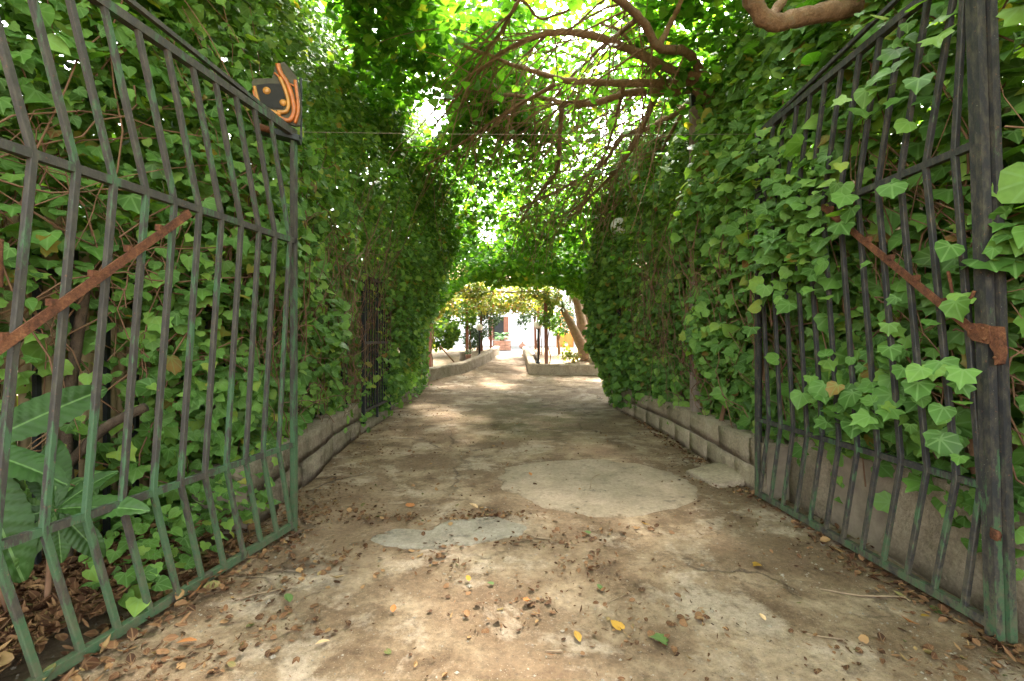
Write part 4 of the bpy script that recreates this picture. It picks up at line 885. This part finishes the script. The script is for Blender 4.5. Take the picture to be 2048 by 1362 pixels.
# yucca with three trunks
yu = empty('yucca_tree', at(1172,712,14.6)); O = Vector(yu.location); O.z = lvl(14.6)+.2; yu.location = O; tag(yu, 'thick three-stemmed yucca with a skirt of dead leaves', 'tree')
def ytr(pts, r0, r1):
    P = smooth_path([p-O for p in pts], 6); k = len(P); MB().tube(P, [(r0+(r1-r0)*(i/(k-1))**.7)*(1+.06*math.sin(i*2.1)) for i in range(k)], 12).build('trunk', M['yucca_bark'], yu, True); return P[-1]
e1 = ytr([at(1175,716,14.6), at(1162,690,14.5), at(1142,650,14.4), at(1124,618,14.3)], .26, .085); e2 = ytr([at(1172,716,14.7), at(1168,680,14.7), at(1160,630,14.7), at(1148,585,14.7)], .30, .10); e3 = ytr([at(1180,716,14.8), at(1178,680,14.9), at(1168,625,15.0), at(1160,575,15.1)], .30, .11)
def sword(parent, c, n, L, mat, rise, seed, w=.022, name='leaf', droop=.10):
    r = random.Random(seed)
    for i in range(n):
        a = r.uniform(0, 6.283); ang = r.uniform(*rise); d = Vector((math.cos(a), math.sin(a), 0)); s = Vector((-math.sin(a), math.cos(a), 0)); p = Vector(c) + d*(.09 if ang < -.8 else .02); vs = []; K = 5; LL_ = L*r.uniform(.7,1.1)
        for k in range(K+1):
            ww = w*(1-(k/K)**2*.95); vs += [p-s*ww, p+s*ww + Vector((0,0,.004))]; ang -= droop; p = p + (d*math.cos(ang) + Vector((0,0,1))*math.sin(ang))*LL_/K
        MB().add(vs, [(2*k,2*k+1,2*k+3,2*k+2) for k in range(K)]).build(name, mat, parent)
sword(yu, e1, 26, .5, M['yleaf'], (-.2,1.4), 1); sword(yu, e2+Vector((0,0,.25)), 50, .75, M['yleaf'], (.0,1.4), 2, .03); sword(yu, e3+Vector((.1,0,.1)), 50, .75, M['yleaf'], (-.3,1.3), 3, .03)
sword(yu, e2+Vector((0,-.05,.12)), 60, .62, M['straw'], (-1.45,-1.0), 4, .035, 'dead_leaf', .04); sword(yu, e3+Vector((.05,0,.02)), 40, .6, M['straw'], (-1.45,-.9), 5, .03, 'dead_leaf', .05)

def tree(name, label, base, trunk, tr_r, clouds, size, tm, mat, cat='tree', group=None):
    root = empty(name, base); tag(root, label, cat, group); O_ = Vector(base)
    for pts in trunk: MB().tube(smooth_path([Vector(p)-O_ for p in pts], 4), [tr_r*(1-.5*k/(4*(len(pts)-1))) for k in range(4*(len(pts)-1)+1)], 8).build('trunk', M['bark'], root, True)
    o = lump(root, clouds, size, tm, mat); o.location = -O_; return root
tree('citrus_tree', 'dark-leaved tree behind the right pergola post', (1.75,16.8,.8), [[(1.75,16.8,.7),(1.7,16.8,1.3),(1.5,16.7,1.9)],[(1.7,16.8,1.3),(1.95,16.9,1.8)]], .06, [cloud(1700,(1.75,16.6,2.15),(.75,.6,.7)), cloud(900,(.75,16.9,2.35),(.55,.5,.6)), cloud(300,(.45,16.6,1.95),(.3,.3,.35))], .11, [T_LANCE, T_OVAL], M['dark'])
tree('citrus_tree', 'dark-leaved citrus tree behind the left globe lamp', (-1.35,17.6,.8), [[(-1.35,17.6,.7),(-1.3,17.6,1.3),(-1.2,17.6,2.0)]], .05, [cloud(1600,(-1.2,17.5,2.0),(.55,.55,.75)), cloud(900,(-1.55,17.3,1.35),(.35,.4,.5)), cloud(700,(-.75,17.7,2.3),(.45,.5,.5))], .10, [T_OVAL], M['dark'])
tree('garden_shrub', 'bright green leafy shrub in the sunny left garden', (-3.0,16.2,.6), [[(-3.0,16.2,.5),(-2.95,16.2,1.2),(-2.8,16.2,1.8)]], .04, [cloud(1800,(-2.6,16.0,1.5),(.85,.7,.6)), cloud(1200,(-3.4,16.6,1.9),(.8,.7,.8)), cloud(700,(-2.2,17.0,2.2),(.6,.6,.5))], .11, [T_IVY2], M['gard'], 'shrub')
tree('garden_shrub', 'yellowish vine-covered shrub at the left end of the pergola', (-3.2,14.5,.6), [[(-3.2,14.5,.5),(-3.2,14.5,1.2),(-3.0,14.5,2.0)]], .04, [cloud(1400,(-2.9,14.4,2.2),(.8,.6,.6)), cloud(700,(-2.7,13.8,1.25),(.35,.4,.55))], .11, [T_IVY2], M['vine'], 'shrub')
tree('garden_shrub', 'small yellow-green sapling in the bed under the yucca', (1.62,14.3,.55), [[(1.62,14.3,.4),(1.6,14.3,.8),(1.65,14.3,1.1)]], .012, [cloud(260,(1.65,14.3,.95),(.28,.25,.30)), cloud(120,(1.9,14.2,.75),(.2,.2,.2))], .085, [T_IVY2], M['vine'], 'shrub')
# tan gatepost beyond the right hedge
gp = empty('stone_pillar', (2.62,13.9,lvl(13.9)+.15)); tag(gp, 'rough tan stone pillar beside the yucca', 'pillar')
for k in range(4): link('stone', stone_mesh(90+k, .05), M['stoneR'], gp, (r.uniform(-.03,.03), r.uniform(-.03,.03), .19+k*.36), (0,0,r.uniform(-.1,.1)), (.42,.42,.35))
# garden odds and ends on the left bed
sp_ = MB().tube([at(880,694,13.2), at(908,726,12.9)], .022, 6).build('leaning_stick', M['stem'], None, True); tag(sp_, 'dark stick leaning over the left garden bed', 'stick')
sp2 = empty('tree_stump', (-1.62,14.9,lvl(14.9)+.2)); tag(sp2, 'short pale cut stump in the left garden bed', 'stump'); MB().lathe([(.12,0),(.10,.1),(.095,.3),(.08,.305)], 10).build('wood', M['post'], sp2, True)
sp3 = empty('flower_pot', (-1.42,14.8,lvl(14.8)+.2)); tag(sp3, 'dark clay pot on the left kerb below the brown post', 'pot'); MB().lathe([(.06,0),(.085,.2),(.10,.2),(.10,.24),(.07,.24)], 12).build('pot', M['brick'], sp3, True); lump(sp3, [cloud(60,(0,0,.32),(.12,.12,.12))], .07, [T_OVAL], M['dark'], 'foliage')

# trees all round; unseen ones beyond the hedges added to enclose the light
ring = [(-6.5,3.5,5.0,'gard'),(-6.0,8.0,5.2,'dark'),(-7.0,13.5,5.0,'gard'),(6.8,2.5,4.6,'gard'),(6.5,8.0,5.2,'gard'),(6.3,13.8,4.6,'gard'),(-8.5,20,5.0,'gard'),(8.8,20,5.2,'dark'),(-4.5,30.5,6.5,'gard'),(3.5,31.5,6.8,'gard'),(-13,27,6,'gard'),(13,27,6,'dark'),(-12,12,6,'gard'),(12,12,6,'gard')]
wh = ['unseen behind the left gate','unseen behind the middle of the left ivy hedge','unseen at the far end of the left hedge','unseen behind the right gate','unseen behind the middle of the right ivy hedge','unseen behind the yucca','left of the white house','right of the white house','behind the white house, on its left','behind the white house, on its right','far to the left of the white house','far to the right of the white house','unseen farther back behind the left hedge','unseen farther back behind the right hedge']
for (x, y, H, mk), w in zip(ring, wh):
    tree('garden_tree', 'leafy green tree standing ' + w, (x,y,lvl(y)-.05), [[(x,y,lvl(y)-.1),(x+.1,y,H*.35),(x-.1,y+.1,H*.7)],[(x+.1,y,H*.35),(x+.7,y-.3,H*.65)]], .13, [cloud(2600,(x,y,H*.62),(1.9,1.9,H*.36)), cloud(1100,(x+1.1,y-.6,H*.5),(1.2,1.2,H*.28)), cloud(1100,(x-1.0,y+.5,H*.55),(1.3,1.2,H*.3))], .17, [T_HEART], M[mk], 'tree', 'trees round the garden')

# ------------------------------------------------------------------ fallen leaves and litter
def litter(name, label, clusters, sizes, tmpls, mat, lift=.006, seed=0):
    PP = []
    for (cx, cy, sx, sy, n, ang) in clusters:
        a = RNG.normal(0, sx, n); b = RNG.normal(0, sy, n); PP.append(np.stack([cx + a*math.cos(ang) - b*math.sin(ang), cy + a*math.sin(ang) + b*math.cos(ang)], -1))
    XY = np.concatenate(PP); XY = XY[(XY[:,1] > .5)]; k = len(XY); Zs = LV(XY[:,1]) + dz(XY[:,0], XY[:,1]) + lift + RNG.random(k)*lift
    bedz = np.where((XY[:,0] < -1.72) & (XY[:,1] < 2.9), .10, 0); P = np.stack([XY[:,0], XY[:,1], Zs+bedz], -1)
    N = np.stack([np.zeros(k), np.zeros(k), np.ones(k)], -1) + RNG.normal(0,.38,(k,3)); N[:,2] = np.abs(N[:,2])+.2; T = RNG.normal(0,1,(k,3)); T[:,2] *= .25
    o = link(name, leaf_mesh(name, P, N, T, RNG.uniform(*sizes, k), tmpls), mat); tag(o, label, 'leaf litter', kind='stuff'); return o
gp_ = lambda px, py: gnd(px, py)
cl = []
def drift(px, py, sx, sy, n, ang=0): p = gnd(px, py); cl.append((p.x, p.y, sx*1.25, sy*1.3, int(n*(.5 if 640 < px < 1500 else .8)), ang))
for px, py, sx, sy, n, ang in ((640,1030,.22,.07,260,.0),(760,1042,.3,.04,200,0),(900,1040,.28,.035,240,.05),(1000,1035,.12,.04,170,0),(1120,1085,.22,.05,220,.1),(1180,1130,.10,.06,120,0),(1250,1060,.3,.03,110,0),
        (560,1085,.10,.06,120,.4),(480,1130,.16,.04,200,1.2),(400,1190,.18,.04,170,1.0),(640,1125,.14,.05,120,.4),(560,1180,.22,.05,160,.8),(440,1300,.2,.06,130,.7),(300,1340,.15,.08,120,.3),(600,1270,.10,.05,60,0),(880,1120,.08,.12,160,.3),(960,1235,.06,.12,60,.5),(1070,1215,.05,.06,40,0),
        (1240,1275,.1,.08,110,0),(1400,1230,.06,.08,90,.2),(1200,1190,.08,.05,50,0),(1480,990,.25,.04,170,-.9),(1360,885,.25,.06,160,-.9),(1430,930,.2,.06,120,-.6),(1760,1310,.12,.06,90,0),(1950,1330,.10,.05,90,0),(1880,1240,.2,.04,70,-1.3),(1650,1110,.25,.05,90,-1.2),
        (780,905,.2,.06,130,0),(770,1000,.3,.15,70,0),(720,870,.25,.08,110,1.2),(830,830,.5,.15,220,1.0),(880,790,.7,.2,260,.8),(930,770,.8,.3,180,.0),(1190,775,1.0,.3,200,0),(1290,800,.4,.15,90,0),(1000,880,.8,.5,110,0),(1100,960,.6,.25,70,0)): drift(px, py, sx, sy, n, ang)
litter('leaf_litter', 'drifts of dry brown leaf crumbs swept along the cracks of the drive', cl, (.008,.042), [T_CURL, T_SHRED, T_SHRED, T_IVY3], M['litter'])
litter('leaf_litter', 'thick brown leaf litter heaped behind the left gate', [(-2.05,2.2,.24,.45,4600,0),(-2.0,1.6,.14,.3,1900,0),(-2.25,1.3,.3,.3,900,0),(-1.66,2.6,.04,.30,260,.17),(-2.3,2.9,.2,.3,700,0)], (.015,.075), [T_CURL, T_SHRED, T_SHRED, T_OVAL], M['litter'], .02)
litter('leaf_litter', 'fine brown specks of dry leaf strewn thinly over the whole drive', [(0,3,1.2,1.6,600,0),(0,6,1.2,2.4,500,0),(.6,2,.9,.5,200,0),(-1.5,3.4,.12,.5,260,0),(1.6,4.2,.15,.9,260,0),(-1.6,5.0,.12,1.0,260,0)], (.008,.030), [T_SHRED, T_CURL], M['litter'], .003)
litter('leaf_litter', 'dry leaves caught along the foot of the right wall', [(1.93,5.2,.05,1.3,320,0),(1.98,2.6,.06,.7,240,0),(2.05,2.2,.04,.6,120,0)], (.02,.06), [T_CURL, T_SHRED], M['litter'], .006)

k = 2600; X_ = RNG.normal(0, 1.1, k).clip(-1.9, 1.9); Y_ = 1.4 + RNG.random(k)**1.6*8; edge_ = RNG.random(k) < .3; X_[edge_] = RNG.choice([-1, 1], edge_.sum())*RNG.uniform(1.35, 1.85, edge_.sum())
oc = np.array([(1,0,0),(-1,0,0),(0,1,0),(0,-1,0),(0,0,1),(0,0,-1)], float); of = np.array([(0,2,4),(2,1,4),(1,3,4),(3,0,4),(2,0,5),(1,2,5),(3,1,5),(0,3,5)])
sz_ = RNG.uniform(.002, .008, k)*np.where(RNG.random(k) < .06, 2.2, 1); V_ = oc[None]*sz_[:,None,None]*RNG.uniform(.6, 1.2, (k,6,1))*np.array([1,1,.6]); V_[:,:,0] += X_[:,None]; V_[:,:,1] += Y_[:,None]; V_[:,:,2] += (LV(Y_)+dz(X_, Y_)+sz_*.3)[:,None]
me = bpy.data.meshes.new('gravel'); me.from_pydata(V_.reshape(-1,3).tolist(), [], (of[None]+(np.arange(k)*6)[:,None,None]).reshape(-1,3).tolist()); me.update()
o = link('gravel', me, mat_flat('pale_grit', (.24,.20,.15), .9, .6, 40)); tag(o, 'pale grit and pebbles scattered over the drive', 'gravel', kind='stuff')
def colmat(name, c): return leafmat(name, [(0, tuple(v*.75 for v in c)), (1, c)], (1.2,1.2,.8), .15, rough=.7, spec=.2, by_object=True, vein=c)
M['f_yel'] = colmat('fallen_yellow', (.36,.20,.025)); M['f_grn'] = colmat('fallen_green', (.085,.14,.035)); M['f_tan'] = colmat('fallen_tan', (.46,.31,.16)); M['f_org'] = colmat('fallen_orange', (.36,.14,.04))
def fallen(px, py, size, ang, mk, tm, label, k=1.0, tilt=.2):
    p = gnd(px, py); me = single('fallen_leaf', tm, k); me.materials.append(M[mk]); o = bpy.data.objects.new('fallen_leaf', me); COL.objects.link(o)
    o.location = (p.x, p.y, gz(p.x, p.y)+.012); o.rotation_euler = (tilt, tilt*.5, ang); o.scale = (size*.82,)*3; tag(o, label, 'leaf', 'fallen leaves on the drive')
for a_ in ((1525,1135,.085,1.9,'f_yel',T_IVY,'bright yellow fallen leaf on the right half of the drive near the black gate'),(1245,1262,.085,.6,'f_yel',T_HEART,'large yellow fallen leaf at the front of the drive'),(1160,1288,.08,.2,'f_yel',T_OVAL,'narrow ochre fallen leaf left of the large yellow one'),
           (1335,1288,.09,1.2,'f_grn',T_IVY,'green fallen leaf at the front of the drive, right of the yellow one'),(938,1168,.05,.4,'f_yel',T_CURL,'small curled golden leaf in the middle of the drive'),(988,1172,.045,1.4,'f_grn',T_HEART,'small fresh green leaf beside the curled golden one'),
           (690,1160,.13,2.7,'f_tan',T_SHRED,'long straw-coloured leaf standing out on the pale sunny patch'),(580,1215,.07,.8,'f_grn',T_CURL,'green leaf lying left of the sunny patch'),(660,1290,.07,2.2,'f_tan',T_OVAL,'tan leaf lying below the sunny patch'),(785,1233,.05,.1,'f_org',T_CURL,'rusty brown curled leaf at the edge of the sunny patch'),
           (1205,1185,.07,.3,'f_grn',T_OVAL,'limp green leaf sprig in the centre right of the drive'),(1840,1255,.10,1.2,'f_org',T_SHRED,'long brown leaf beside the foot of the black gate'),(1862,1237,.06,1.6,'f_yel',T_OVAL,'small yellow leaf beside the foot of the black gate'),(1530,1248,.045,.2,'f_tan',T_CURL,'pale peach curled leaf below the bright yellow leaf'),
           (1060,1205,.07,2.6,'f_org',T_CURL,'crumpled orange-brown leaf in the middle front of the drive'),(400,1160,.13,2.4,'f_tan',T_CURL,'big crumpled tan leaf caught on the left gate bottom rail'),(385,1200,.12,.5,'f_org',T_CURL,'drooping orange leaf stuck to a left gate bar'),(395,1290,.09,2.0,'f_org',T_OVAL,'orange leaf on the drive in front of the left gate'),
           (1655,768,.0,.0,'f_org',T_CURL,''),(1180,1070,.055,1.1,'f_grn',T_IVY,'crisp pale green leaf below the big cement patch'),(1300,1055,.09,1.75,'f_yel',T_SHRED,'long yellow-green leaf under the front edge of the big cement patch'),(1062,958,.06,.3,'f_org',T_CURL,'brown leaf lying on the big cement patch'),(955,1025,.09,1.2,'f_tan',T_CURL,'tan leaf in the crack left of the big cement patch'),
           (820,1018,.08,.2,'f_org',T_IVY,'orange leaf in the crack across the left half of the drive'),(30,1215,.16,1.4,'f_tan',T_CURL,'large dry tan leaf at the left edge of the picture')):
    if a_[2] > 0: fallen(*a_)
def twig(pts, rad, label):
    rad *= .65; q = [gnd(*p) for p in pts]; O_ = q[0]; o = MB().tube(smooth_path([Vector((p.x-O_.x, p.y-O_.y, gz(p.x,p.y)+rad+.002+random.uniform(0,.004))) for p in q], 4), rad, 5).build('twig', M['twig'], None, True); o.location = (O_.x, O_.y, 0); tag(o, label, 'twig', 'twigs on the drive')
twig([(1640,1180),(1720,1192),(1800,1195),(1820,1205)], .007, 'pale stick lying beside the black gate')
twig([(1612,1270),(1650,1276),(1690,1280)], .004, 'thin straight twig in front of the black gate')
twig([(320,1330),(345,1328),(382,1318)], .004, 'pale straw twig at the lower left of the drive')
twig([(480,1205),(510,1195),(560,1185)], .006, 'brown twig beside the left gate foot')
twig([(1180,985),(1185,965),(1200,955)], .008, 'short bent stick on the big cement patch')
twig([(1510,1165),(1540,1175),(1565,1172)], .003, 'forked pale twig below the bright yellow leaf')
twig([(1215,1205),(1235,1197),(1250,1190)], .003, 'thin red-brown twig beside the limp green sprig')
twig([(1050,1072),(1075,1080),(1100,1082)], .007, 'stubby pale stick at the corner of the grey cement patch')
twig([(1090,1305),(1110,1306),(1125,1306)], .004, 'white straw at the front of the drive')
# flat stone against the right wall
p = gnd(1437,962); fs_ = empty('flat_stone', (p.x,p.y,0)); tag(fs_, 'flat tan stone leaning on the foot of the right wall', 'stone'); link('slab', stone_mesh(123,.05), M['stoneR'], fs_, (0,0,.03), (0,R(-8),.3), (.36,.42,.09))
